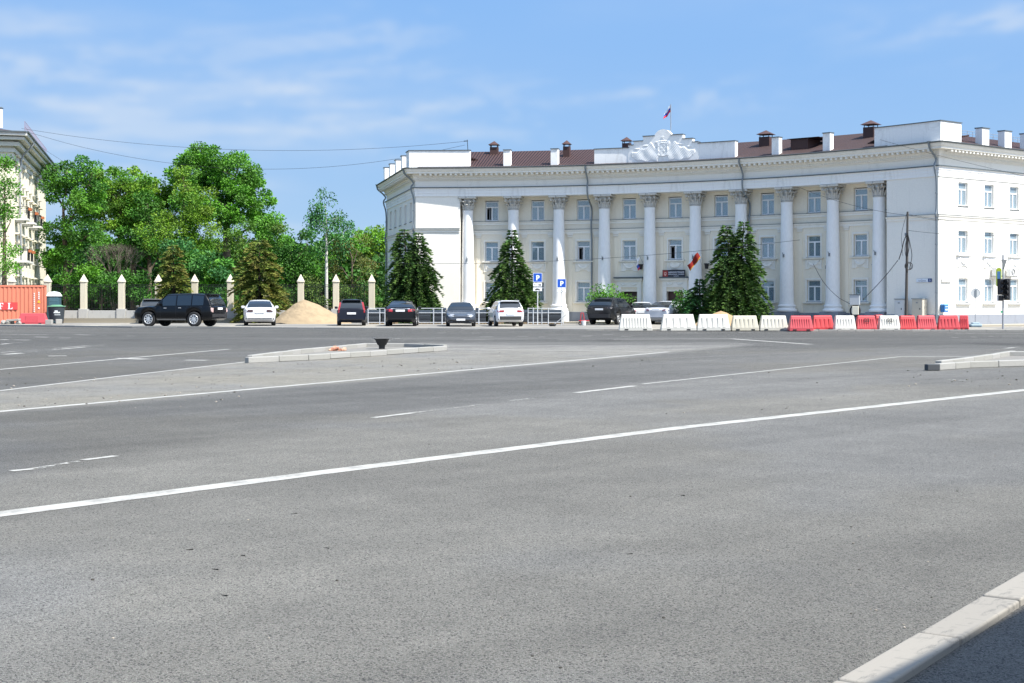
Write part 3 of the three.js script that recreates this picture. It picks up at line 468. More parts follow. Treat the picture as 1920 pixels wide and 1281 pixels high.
// windows: white plastic frames, one top light over two casements
const winProto = (w, h) => {
  const f = 0.065, t = h * 0.7, geo = [box(f, h, 0.08, -w / 2 + f / 2, h / 2, 0), box(f, h, 0.08, w / 2 - f / 2, h / 2, 0), box(w - 2 * f, f, 0.08, 0, f / 2, 0), box(w - 2 * f, f, 0.08, 0, h - f / 2, 0), box(w - 2 * f, f * 1.3, 0.085, 0, t, 0), box(f * 1.5, t - f * 1.65, 0.085, 0, f + (t - f * 1.65) / 2, 0)];
  const top = box(w - 2.2 * f, h - t - f * 1.7, 0.012, 0, (h - f + t + f * 0.65) / 2, 0), cas = (s) => box(w / 2 - 1.85 * f, t - f * 1.8, 0.012, s * (w / 4 - f * 0.1), f + (t - f * 1.65) / 2, 0);
  return { f: mg(geo), top, l: cas(-1), r: cas(1), w, h, t };
};
const wp = winProto(1.0, 1.46), wr = winProto(1.02, 1.5);
M.glassBlue = M.glass;
function putWindow(parent, P, s, off, y, look, R) {
  const m = mesh('window', P.f, M.upvc, parent); m.position.set(...place(s, off - 0.17, y)); m.rotation.y = turnAt(s);
  mesh('pane', P.top, M.glass, m); if (look !== 'open') mesh('pane', P.l, M.glass, m); mesh('pane', P.r, M.glass, m);
  if (look === 'open') { const g = mesh('open_casement', [box(0.05, P.t - 0.12, 0.05, 0, 0, 0), box(0.05, P.t - 0.12, 0.05, 0.4, 0, 0), box(0.35, 0.05, 0.05, 0.2, P.t / 2 - 0.085, 0), box(0.35, 0.05, 0.05, 0.2, -P.t / 2 + 0.085, 0)], M.upvc, m); g.position.set(-P.w / 2 + 0.08, P.t / 2, -0.08); g.rotation.y = 1.1; }
  if (look === 'curtain') mesh('curtain', [curtain(P.w * 0.5, P.h - 0.1, -P.w * 0.26), curtain(P.w * 0.5, P.h - 0.1, P.w * 0.26)], M.curtain, m);
  if (look === 'half') mesh('curtain', curtain(P.w * 0.42, P.h - 0.1, P.w * (R() < 0.5 ? -0.26 : 0.26)), M.curtain, m);
  if (look === 'sky_tint_blind') mesh('sky_tint_blind', box(P.w - 0.16, P.h * 0.9, 0.02, 0, P.h / 2, -0.16), M.sky_tint_blind, m);
  mesh('sill', rbox(P.w + 0.12, 0.04, 0.22, 0, -0.022, 0.12, 0.012, 1), M.flash, m);
  return m;
}
function curtain(w, h, x) { const g = quadGrid(16, 2, (u, v) => [x + (u - 0.5) * w, 0.06 + v * h, -0.2 + 0.03 * Math.sin(u * 31)]); return g; }
{
  const R = rng(12), looks = ['sky_tint_blind', 'half', 'curtain', 'clear', 'sky_tint_blind', 'clear', 'half', 'sky_tint_blind', 'curtain'];
  const pick = (r, k) => (r === 2 && k === 0) || (r === 1 && (k === 2 || k === 4)) ? 'open' : looks[Math.floor(R() * looks.length)];
  // swag panel under the first floor windows: moulded plaque with a hanging garland
  const plaque = (() => {
    const s = new THREE.Shape(); s.moveTo(-0.62, 0.62); s.lineTo(0.62, 0.62); s.lineTo(0.58, 0.1); s.lineTo(0.62, 0); s.lineTo(0.36, 0); s.quadraticCurveTo(0.3, 0.1, 0.2, 0.1); s.lineTo(-0.2, 0.1); s.quadraticCurveTo(-0.3, 0.1, -0.36, 0); s.lineTo(-0.62, 0); s.lineTo(-0.58, 0.1); s.closePath();
    const body = new THREE.ExtrudeGeometry(s, { depth: 0.04, bevelEnabled: true, bevelSize: 0.02, bevelThickness: 0.02, bevelSegments: 1 }); const G = [body];
    for (const k of [0, 1]) G.push(tube([[-0.42, 0.52, 0.07], [-0.22, 0.34 - k * 0.06, 0.08 + k * 0.02], [0, 0.27 - k * 0.06, 0.1], [0.22, 0.34 - k * 0.06, 0.08 + k * 0.02], [0.42, 0.52, 0.07]], 0.045 - k * 0.012, 20, 6));
    for (const x of [-0.42, 0.42]) { const b = new THREE.SphereGeometry(0.07, 8, 6); b.translate(x, 0.52, 0.07); G.push(b, tube([[x, 0.5, 0.08], [x * 1.04, 0.34, 0.08], [x, 0.18, 0.07]], 0.035, 8, 5)); }
    return mg(G);
  })();
  const hood = mg([rbox(1.5, 0.07, 0.2, 0, 0.035, 0.1, 0.015, 1), rbox(1.4, 0.06, 0.14, 0, -0.03, 0.07, 0.015, 1)]);
  const surround = mg([box(0.12, 1.5, 0.05, -0.56, 0.73, 0.025), box(0.12, 1.5, 0.05, 0.56, 0.73, 0.025), box(1.24, 0.12, 0.05, 0, 1.52, 0.026)]);
  bays.forEach((s, k) => WIN.rows.forEach(([y0], r) => {
    if (r === 0 && doorBays.includes(k)) return;
    const m = putWindow(BLD, wp, s, REC, y0, pick(r, k), R);
    if (r < 2) { const q = mesh('window_surround', surround, M.wall, m); q.position.set(0, 0, 0.17); }
    if (r === 1) { const q = mesh('swag_panel', plaque, M.wall, m); q.position.set(0, -0.82, 0.17); }
    if (r < 2) { const q = mesh('sill_moulding', hood, M.wall, m); q.position.set(0, -0.11, 0.17); }
  }));
  rightS.forEach((s, k) => [[1.58, 0], [4.66, 1], [7.7, 2]].forEach(([y, r]) => { const m = putWindow(BLD, wr, s, 0, y, ['sky_tint_blind', 'half', 'clear'][Math.floor(R() * 3)], R); if (r === 1) { const q = mesh('swag_panel', plaque, M.white, m); q.position.set(0, -0.86, 0.17); } if (r < 2) { const q = mesh('sill_moulding', hood, M.white, m); q.position.set(0, -0.13, 0.17); } }));
  leftS.forEach((s) => [1.62, 4.66, 7.7].forEach((y) => putWindow(BLD, wp, s, 0, y, 'clear', R)));
  // entrances: framed dark doorways with garland panels and a flat hood
  const frame = mg([box(0.3, 2.5, 0.12, -0.78, 1.25, 0.06), box(0.3, 2.5, 0.12, 0.78, 1.25, 0.06), box(1.86, 0.5, 0.12, 0, 2.75, 0.061), rbox(2.1, 0.14, 0.3, 0, 3.08, 0.15, 0.02, 1), rbox(2.0, 0.08, 0.2, 0, 2.97, 0.1, 0.02, 1)]);
  const gar = mg([-0.38, 0.38].map((x) => tube([[x - 0.26, 0.2, 0], [x - 0.12, 0.08, 0.03], [x, 0.04, 0.04], [x + 0.12, 0.08, 0.03], [x + 0.26, 0.2, 0]], 0.035, 14, 5)));
  for (const k of doorBays) {
    const d = mesh('door', [box(0.6, 2.15, 0.06, -0.31, 1.075, 0), box(0.6, 2.15, 0.06, 0.31, 1.075, 0)], k === 4 ? std(0.07, 0.03, 0.02, 0.5) : M.door, BLD); d.position.set(...place(bays[k], REC - 0.32, 0.16)); d.rotation.y = turnAt(bays[k]);
    const f = mesh('door_frame', frame, M.wall, d); f.position.z = 0.32; const g = mesh('garland', gar, M.wall, d); g.position.set(0, 2.62, 0.45);
    const h = mesh('door_hood', box(2.2, 0.1, 0.42, 0, 3.2, 0.5), M.flash, d); void h; mesh('door_handle', box(0.03, 0.3, 0.05, 0.05, 1.05, 0.05), M.galv, d);
    const st = mesh('step', rbox(3, 0.16, 1.2, 0, -0.075, 1.0, 0.02, 1), M.concrete, d); void st;
  }
}
// parapet blocks, pediment, chimneys, downpipes
{
  const cope = (s0, s1, o0, o1, y) => sweep([[o0 - 0.05, y], [o1 + 0.06, y], [o1 + 0.06, y + 0.05], [o0 - 0.05, y + 0.07]], s0, s1);
  const para = (s0, s1, h, o0 = 0.08, o1 = 0.55) => { const m = mesh('parapet', sweep(rect(o0, o1, 11.48, 11.5 + h), s0, s1), M.white, BLD); mesh('coping', cope(s0 - 0.03, s1 + 0.03, o0, o1, 11.5 + h + 0.002), M.flash, m); return m; };
  para(ARC.s0 - 1.0, 4.45, 1.32); para(13.9, 16.55, 1.18); para(21.8, 24.6, 1.26); para(35.1, ARC.s1 + 1.6, 1.32);
  for (const s of [7.25, 10.85, 27.65, 31.5]) para(s - 0.27, s + 0.27, 1.3);
  for (const s of [ARC.s1 + 4.2, ARC.s1 + 6.7, ARC.s1 + 9.2, ARC.s1 + 11.6]) para(s - 0.38, s + 0.38, 1.2, 0.05, 0.55);
  for (const s of [ARC.s0 - 3.4, ARC.s0 - 6.6, ARC.s0 - 9.8, ARC.s0 - 13]) para(s - 0.3, s + 0.3, 1.3, -0.6, 0.55);
  // stepped pediment with an emblem in relief
  const sc = 19.15, sh = new THREE.Shape(); sh.moveTo(-2.62, 0); sh.lineTo(-2.62, 1.42); sh.lineTo(-2.22, 1.42); sh.lineTo(-2.22, 1.68); sh.lineTo(-1.5, 1.68); sh.lineTo(-1.5, 2.0); sh.lineTo(-0.62, 2.02); sh.quadraticCurveTo(-0.42, 2.42, 0, 2.44); sh.quadraticCurveTo(0.42, 2.42, 0.62, 2.02); sh.lineTo(1.5, 2.0); sh.lineTo(1.5, 1.68); sh.lineTo(2.22, 1.68); sh.lineTo(2.22, 1.42); sh.lineTo(2.62, 1.42); sh.lineTo(2.62, 0); sh.closePath();
  const pg = new THREE.ExtrudeGeometry(sh, { depth: 0.5, bevelEnabled: false }); const pm = mesh('pediment', pg, M.white, BLD); pm.position.set(...place(sc, 0.16, 11.46)); pm.rotation.y = turnAt(sc);
  mesh('coping', [[-2.42, 1.43, 0.46], [-1.86, 1.69, 0.78], [-1.06, 2.01, 0.92], [1.06, 2.01, 0.92], [1.86, 1.69, 0.78], [2.42, 1.43, 0.46]].map(([x, y, w]) => box(w, 0.05, 0.62, x, y, 0.25)), M.flash, pm);
  const relief = (x, y) => {
    let h = 0; const blobS = (cx, cy, rx, ry) => Math.max(0, 1 - ((x - cx) / rx) ** 2 - ((y - cy) / ry) ** 2);
    const sx = Math.abs(x), sd = Math.max(sx - 0.4, Math.abs(y - 1.0) - 0.5 + sx * 0.15);
    if (sd < 0) h = Math.max(h, 0.09 + (sd > -0.08 ? 0.05 : 0) + 0.05 * Math.max(0, Math.sin(x * 17) * Math.sin(y * 15 + 1)));
    h = Math.max(h, 0.13 * Math.sqrt(blobS(0, 1.58, 0.42, 0.07)), 0.14 * Math.sqrt(blobS(0.42, 1.45, 0.16, 0.2)), 0.1 * Math.sqrt(blobS(-0.42, 1.52, 0.2, 0.08)), 0.12 * Math.sqrt(blobS(0.45, 0.5, 0.14, 0.14)), 0.12 * Math.sqrt(blobS(-0.4, 0.46, 0.14, 0.14)));
    { const dx = x, dy = y - 1.84, r = Math.hypot(dx, dy), a = Math.atan2(dx, dy), k = 0.16 * (0.55 + 0.45 * Math.cos(a * 5)); if (r < k) h = Math.max(h, 0.1 * (1 - r / k) + 0.03); }
    if (sx > 0.40) {                                                       // draped banners with gathered folds, leaning outwards from the shield
      const bend = sx - 0.35 * (1.5 - y) ** 2 * 0.8, top = 1.05 + 0.42 * Math.sin(smooth(0.4, 1.5, sx) * 3.14) - 0.25 * smooth(1.5, 2.4, sx) + 0.06 * Math.sin(sx * 9), bot = 0.12 + 0.06 * Math.sin(sx * 8 + 1) + 0.35 * smooth(1.7, 2.4, sx);
      const sw = Math.hypot(sx - 0.1, (y - 1.9) * 0.9), fold = 0.5 + 0.5 * Math.cos(sw * 8.5 + 0.8), fine = 0.5 + 0.5 * Math.sin(bend * 9), m = smooth(2.46, 2.34, sx) * smooth(bot, bot + 0.16, y) * smooth(top + 0.1, top - 0.06, y);
      h = Math.max(h, m * (0.07 + 0.06 * fold + 0.035 * fine));
      h = Math.max(h, 0.13 * Math.sqrt(blobS(x > 0 ? 1.3 : -1.25, 1.32, 0.26, 0.07)), 0.12 * Math.sqrt(blobS(x > 0 ? 2.0 : -1.95, 1.12, 0.22, 0.08)), 0.1 * Math.sqrt(blobS(x > 0 ? 2.25 : -2.3, 0.62, 0.08, 0.16)));
    }
    return h;
  };
  const em = quadGrid(300, 110, (u, v) => { const x = (u - 0.5) * 5.1, y = 0.06 + v * 1.98; return [x, y, 0.5 + (relief(x, y) + 0.02 * (relief(x, y) > 0.02) * Math.sin(x * 37) * Math.sin(y * 33 + x * 9)) * 0.30 - 0.004]; });
  { const p = em.attributes.position, keep = []; const ix = em.index.array; for (let i = 0; i < ix.length; i += 3) { const z = Math.max(p.getZ(ix[i]), p.getZ(ix[i + 1]), p.getZ(ix[i + 2])); if (z > 0.505) keep.push(ix[i], ix[i + 1], ix[i + 2]); } em.setIndex(keep); }
  mesh('emblem', em, M.white, pm);
  // flagpole on the pediment belongs to the building, the flag is its own thing
  mesh('flagpole', rod([0.5, 2.2, 0.2], [0.5, 4.2, 0.2], 0.03), M.galv, pm);
  // chimneys
  const chimney = (s, off, y, w, h) => { const m = mesh('chimney', [box(w, h, w * 0.9, 0, h / 2, 0)], M.chimney, BLD); m.position.set(...place(s, off, y)); m.rotation.y = turnAt(s); const c = mesh('chimney_cap', [new THREE.ConeGeometry(w * 0.95, 0.32, 4, 1).rotateY(Math.PI / 4).translate(0, h + 0.34, 0), ...[[-1, -1], [1, -1], [-1, 1], [1, 1]].map(([a, b]) => rod([a * w * 0.42, h, b * w * 0.38], [a * w * 0.42, h + 0.2, b * w * 0.38], 0.03))], M.chimney, m); void c; };
  chimney(5.6, -4.2, 12.7, 0.62, 0.85); chimney(11.1, -2.6, 12.3, 0.5, 1.0); chimney(15.0, -4.4, 12.8, 0.6, 0.8); chimney(25.3, -3.2, 12.4, 0.8, 0.95); chimney(32.6, -3.4, 12.5, 0.8, 0.95);
  // roof dormer hatch
  const dm = mesh('dormer', [box(1.3, 0.75, 1.9, 0, 0.375, -0.9)], M.chimney, BLD); dm.position.set(...place(28.75, -0.9, 12.0)); dm.rotation.y = turnAt(28.75);
  const dr = quadGrid(1, 1, (u, v) => [(u - 0.5) * 2.4 + 0.3, 0.8 + 0.0 * v, -2.2 + v * 2.4]); mesh('dormer_roof', dr, M.roof, dm);
  // downpipes with swan necks
  const pipe = (s, offTop, offWall, bottom) => { const P = [[s, offTop, 11.48], [s, offTop - 0.05, 11.2], [s, offWall + 0.35, 10.75], [s, offWall + 0.14, 10.45], [s, offWall + 0.32, 10.2], [s, offWall + 0.3, 9.9], [s, offWall + 0.13, 9.3], [s, offWall + 0.13, 7.3], [s, offWall + 0.2, 7.05], [s, offWall + 0.13, 6.75], [s, offWall + 0.12, 4], [s, offWall + 0.12, bottom]]; const G = [tube(P.map(([a, o, y]) => place(a, o, y)), 0.065, 80, 7)]; const f = new THREE.CylinderGeometry(0.13, 0.07, 0.16, 10); f.translate(...place(s, offTop, 11.5)); G.push(f); for (const y of [2.2, 5.2, 8.4]) { const c = new THREE.CylinderGeometry(0.085, 0.085, 0.06, 8); c.translate(...place(s, offWall + 0.125, y)); G.push(c); } mesh('downpipe', G, M.pipe, BLD); };
  pipe(ARC.s0 - 0.12, 0.9, 0, 0.3); pipe(ARC.s1 - 0.06, 0.9, 0, 0.3); pipe(sEndL + 0.15, 0.9, 0, 0.3);
  const pipe2 = (s) => { const P = [[0.9, 11.5], [0.85, 11.2], [0.4, 10.7], [0.2, 10.3], [0.3, 10.15], [0.28, 9.5], [0.1, 9.2], [REC + 0.14, 8.5], [REC + 0.14, 7.8], [REC + 0.25, 7.5], [REC + 0.22, 6.9], [REC + 0.14, 6.5], [REC + 0.14, 0.4]]; mesh('downpipe', tube(P.map(([o, y]) => place(s, o, y)), 0.065, 80, 7), M.pipe, BLD); };
  pipe2(13.3); pipe2(25.05);
  // ridge rail on the right wing
  const rail = [], o = -3.4; for (let s = ARC.s1 + 2; s < sEndR; s += 0.6) rail.push(rod(place(s, o, 12.8), place(s, o, 13.2), 0.018, 0.018, 4)); for (const y of [13.02, 13.2]) rail.push(rod(place(ARC.s1 + 2, o, y), place(sEndR - 0.2, o, y), 0.018, 0.018, 4));
  mesh('roof_railing', rail, M.galv, BLD);
  // air conditioners on the right wing
  for (const s of [ARC.s1 + 5.95, ARC.s1 + 7.58]) { const a = mesh('air_conditioner', rbox(0.8, 0.55, 0.34, 0, 0, 0.24, 0.03, 2), std(0.7, 0.71, 0.7, 0.5), BLD); a.position.set(...place(s, 0.02, 3.55)); a.rotation.y = turnAt(s); mesh('fan_grille', [new THREE.TorusGeometry(0.19, 0.02, 6, 18).translate(-0.12, 0, 0.42), new THREE.TorusGeometry(0.1, 0.014, 6, 18).translate(-0.12, 0, 0.42)], std(0.1, 0.1, 0.1, 0.6), a); mesh('bracket', [box(0.05, 0.05, 0.5, -0.3, -0.3, 0.2), box(0.05, 0.05, 0.5, 0.3, -0.3, 0.2)], M.galv, a); }
}
{ const b = place(19.9, 0, 0); rebase(BLD, b[0], 0, b[2]); }
const onWall = (s, off, y) => place(s, off, y);
function boxOn(name, geo, mat, s, off, y, label, cat) { const m = mesh(name, geo, mat); m.position.set(...place(s, off, y)); m.rotation.y = turnAt(s); tag(m, label, cat); return m; }
// ---------------------------------------------------------------- park fence with stone pillars
const PATH = 0.15;
{
  const D = 103.2, KF = 0.86, fx = (px) => (px - 960) / FOCAL * D / KF, xs = [22, 89, 157, 228, 297, 365, 432, 499, 564, 630, 697].map(fx);
  const F = thing('park_fence', 'long park fence of cream pyramid-topped pillars and black iron railings', 'fence', [xs[6] * KF, 0.365, -D]); F.scale.setScalar(KF); const x0 = xs[6];
  const P = std(1, 1, 1, 0.9, { map: rep(plasterTex([0.60, 0.55, 0.43], [0.38, 0.34, 0.27], 83, 0.9), 0.5) }), Cw = std(1, 1, 1, 0.9, { map: rep(plasterTex([0.40, 0.40, 0.385], [0.23, 0.23, 0.22], 91, 1), 0.4) });
  const pier = mg([rbox(0.5, 2.3, 0.5, 0, 1.95, 0, 0.02, 1), rbox(0.58, 0.08, 0.58, 0, 3.14, 0, 0.02, 1)]), capG = new THREE.ConeGeometry(0.44, 0.66, 4, 1).rotateY(Math.PI / 4).translate(0, 3.51, 0), blockG = rbox(0.78, 0.82, 0.62, 0, 0.41, 0, 0.03, 1);
  xs.forEach((x, i) => {
    const p = mesh('pillar', pier, P, F); p.position.x = x - x0; mesh('pyramid_cap', capG, P, p); mesh('pillar_base', blockG, Cw, p);
    if (i === xs.length - 1) return; const w = xs[i + 1] - x;
    const b = mesh('base_wall', rbox(w - 0.8, 0.68, 0.4, 0, 0.34, 0, 0.03, 1), Cw, F); b.position.x = x - x0 + w / 2;
    const G = []; for (let k = -w / 2 + 0.36; k < w / 2 - 0.3; k += 0.14) G.push(box(0.022, 2.2, 0.022, k, 1.85, 0)); for (const y of [0.82, 2.75, 2.9]) G.push(box(w - 0.52, 0.035, 0.035, 0, y, 0.012));
    const r = mesh('railing', G, M.iron, F); r.position.x = x - x0 + w / 2;
  });
}
// ---------------------------------------------------------------- cream apartment house at the far left
{
  const H = thing('apartment_house', 'cream four-storey house with heavy cornice and balconies behind the container', 'house');
  const c = at(24, 560, 107), d0 = [-0.242, -0.970], f0 = [-0.970, 0.242];  // corner; wall direction away from us; front direction to the left
  const ang = Math.atan2(0.970, -0.242);                                   // outward normal of the side wall (to the right)
  const Pt = (t, o, y) => [c[0] + d0[0] * t + 0.970 * o, y, c[2] + d0[1] * t - 0.242 * o], Pf = (t, o, y) => [c[0] + f0[0] * t + 0.242 * o, y, c[2] + f0[1] * t + 0.970 * o];
  const tS = Math.atan2(0.970, -0.242), tF = Math.atan2(0.242, 0.970), L = 30, W = 16, HT = 14.2, mat = std(1, 1, 1, 0.9, { map: rep(plasterTex([0.80, 0.74, 0.60], [0.55, 0.50, 0.40], 61, 0.6), 0.2) });
  const boxS = (t, o, y, w, h, d) => { const p = Pt(t, o, y); return box(w, h, d, p[0], p[1], p[2], tS); }, boxF = (t, o, y, w, h, d) => { const p = Pf(t, o, y); return box(w, h, d, p[0], p[1], p[2], tF); };
  const rows = [1.6, 4.9, 8.2, 11.0], colsS = [2.2, 5.0, 7.8, 10.6, 13.6, 16.6, 19.6, 22.6], colsF = [2.2, 5.2, 8.2];
  // walls with real openings
  const G = []; const wallRow = (cols, len, B) => { let yPrev = 0; for (const y of [...rows, 99]) { const lo = yPrev, hi = Math.min(y, HT); if (hi > lo) G.push(B(len / 2, -0.2, (lo + hi) / 2, len, hi - lo, 0.4)); if (y > HT) break; let p = 0; for (const cc of [...cols, len + 0.5]) { const e = Math.min(cc - 0.5, len); if (e > p) G.push(B((p + e) / 2, -0.2, y + 0.85, e - p, 1.7, 0.4)); p = cc + 0.5; } yPrev = y + 1.7; } };
  wallRow(colsS, L, boxS); wallRow(colsF, W, boxF);
  { const a = Pt(L, 0, 0), b = Pf(W, 0, 0), e = [a[0] + b[0] - c[0], 0, a[2] + b[2] - c[2]]; G.push(box(W, HT, 0.3, (a[0] + e[0]) / 2, HT / 2, (a[2] + e[2]) / 2, tF), box(L, HT, 0.3, (b[0] + e[0]) / 2, HT / 2, (b[2] + e[2]) / 2, tS)); }
  mesh('wall', G, mat, H);
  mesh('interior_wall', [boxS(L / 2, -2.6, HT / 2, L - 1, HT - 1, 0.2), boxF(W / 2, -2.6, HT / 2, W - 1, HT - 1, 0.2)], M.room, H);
  const stone = std(1, 1, 1, 0.9, { map: rep(plasterTex([0.62, 0.62, 0.58], [0.42, 0.42, 0.40], 67, 0.8), 0.3) });
  for (const [y, o, h] of [[12.8, 0.06, 0.35], [13.3, 0.16, 0.3], [13.75, 0.5, 0.3], [14.15, 0.9, 0.22], [14.45, 1.15, 0.22]]) mesh('cornice', [boxS(L / 2 - o / 2, o / 2 - 0.2, y, L + o, h, o + 0.4), boxF(W / 2 + 0.2, o / 2 - 0.2, y - 0.003, W - 0.4, h, o + 0.4)], stone, H);
  mesh('gutter', [boxS(L / 2 - 0.6, 1.2, 14.62, L + 1.2, 0.1, 0.14), boxF(W / 2 - 0.5, 1.2, 14.62, W + 1.2, 0.1, 0.14)], M.flash, H);
  const hip = quadGrid(1, 1, (u, v) => { const p = Pt(-1.1 + u * (L + 1), lerp(1.1, -7, v), lerp(14.58, 16.2, v)); if (v > 0.5 && u < 0.5) { const q = Pt(6, -7, 16.2); return q; } return p; }), hip2 = quadGrid(1, 1, (u, v) => v > 0.5 ? (u < 0.5 ? Pt(6, -7, 16.2) : Pt(6, -12, 16.2)) : (u < 0.5 ? Pt(-1.1, 1.1, 14.58) : Pf(W, 1.1, 14.58)));
  mesh('roof', [hip, hip2], M.roof, H);
  const fence = []; for (let t = -0.4; t < 20; t += 0.9) fence.push(rod(Pt(t, 0.9, 14.6), Pt(t, 0.9, 15.5), 0.01, 0.01, 4)); for (const y of [15.1, 15.5]) fence.push(rod(Pt(-0.4, 0.9, y), Pt(20, 0.9, y), 0.01, 0.01, 4)); mesh('roof_railing', fence, std(0.35, 0.06, 0.07, 0.6), H);
  const chm = at(-1, 240, 111); mesh('chimney_pipe', [rod(chm, [chm[0], 17, chm[2]], 0.24, 0.24, 14)], std(0.75, 0.76, 0.77, 0.5), H);
  mesh('pipe_cowl', [rod([chm[0], 17.1, chm[2]], [chm[0], 17.18, chm[2]], 0.32, 0.2, 14)], M.flash, H);
  const fr = winProto(1.0, 1.7), R = rng(4);
  const put = (t, y, B, turn, k) => { const p = B(t, -0.2, y), m = mesh('window', fr.f, M.upvc, H); m.position.set(...p); m.rotation.y = turn; mesh('pane', fr.top, M.glass, m); mesh('pane', fr.l, M.glass, m); mesh('pane', fr.r, M.glass, m);
    const s = mesh('sill', rbox(1.2, 0.06, 0.3, 0, -0.035, 0.25, 0.01, 1), stone, m); void s; const hd = mesh('window_hood', k % 2 ? [rbox(1.5, 0.12, 0.32, 0, 2.05, 0.34, 0.02, 1), new THREE.CylinderGeometry(0.95, 0.95, 0.22, 12, 1, false, -0.75, 1.5).rotateX(Math.PI / 2).scale(1, 0.5, 1).translate(0, 1.75, 0.32)] : [rbox(1.5, 0.14, 0.34, 0, 2.05, 0.34, 0.02, 1), rbox(1.3, 0.1, 0.2, 0, 1.9, 0.28, 0.02, 1)], mat, m); void hd; };
  rows.forEach((y, r) => { colsS.forEach((t, k) => put(t, y, Pt, tS, k + r)); colsF.forEach((t, k) => put(t, y, Pf, tF, k + r)); });
  for (const [t, y] of [[2.2, 4.75], [5.0, 4.75], [7.8, 8.05], [2.2, 8.05], [13.6, 8.05]]) {
    const b = mesh('balcony', [boxS(t, 0.5, y, 2.0, 0.16, 1.0), boxS(t, 0.35, y - 0.16, 1.6, 0.14, 0.7)], stone, H), q = []; for (let k = -0.95; k <= 0.96; k += 0.19) q.push(rod(Pt(t + k, 0.95, y), Pt(t + k, 0.95, y + 1), 0.014, 0.014, 4)); q.push(rod(Pt(t - 0.95, 0.95, y + 1), Pt(t + 0.95, 0.95, y + 1), 0.02, 0.02, 4)); for (const k of [-0.95, 0.95]) q.push(rod(Pt(t + k, 0.95, y + 1), Pt(t + k, 0, y + 1), 0.02, 0.02, 4)); mesh('balustrade', q, M.iron, b);
    mesh('flower_box', boxS(t + 0.3, 1.05, y + 0.85, 1.0, 0.2, 0.2), std(0.4, 0.12, 0.04, 0.8), b);
  }
  mesh('downpipe', tube([Pt(4.2, 1.15, 14.55), Pt(4.2, 1.1, 14.2), Pt(4.2, 0.4, 13.4), Pt(4.2, 0.2, 12.9), Pt(4.2, 0.18, 5), Pt(4.2, 0.18, 0.4)], 0.08, 40, 7), M.galv, H);
  mesh('plinth', [boxS(L / 2 + 0.02, 0.03, 0.5, L + 0.1, 1.0, 0.1)], stone, H);
  rebase(H, c[0], 0, c[2]);
}
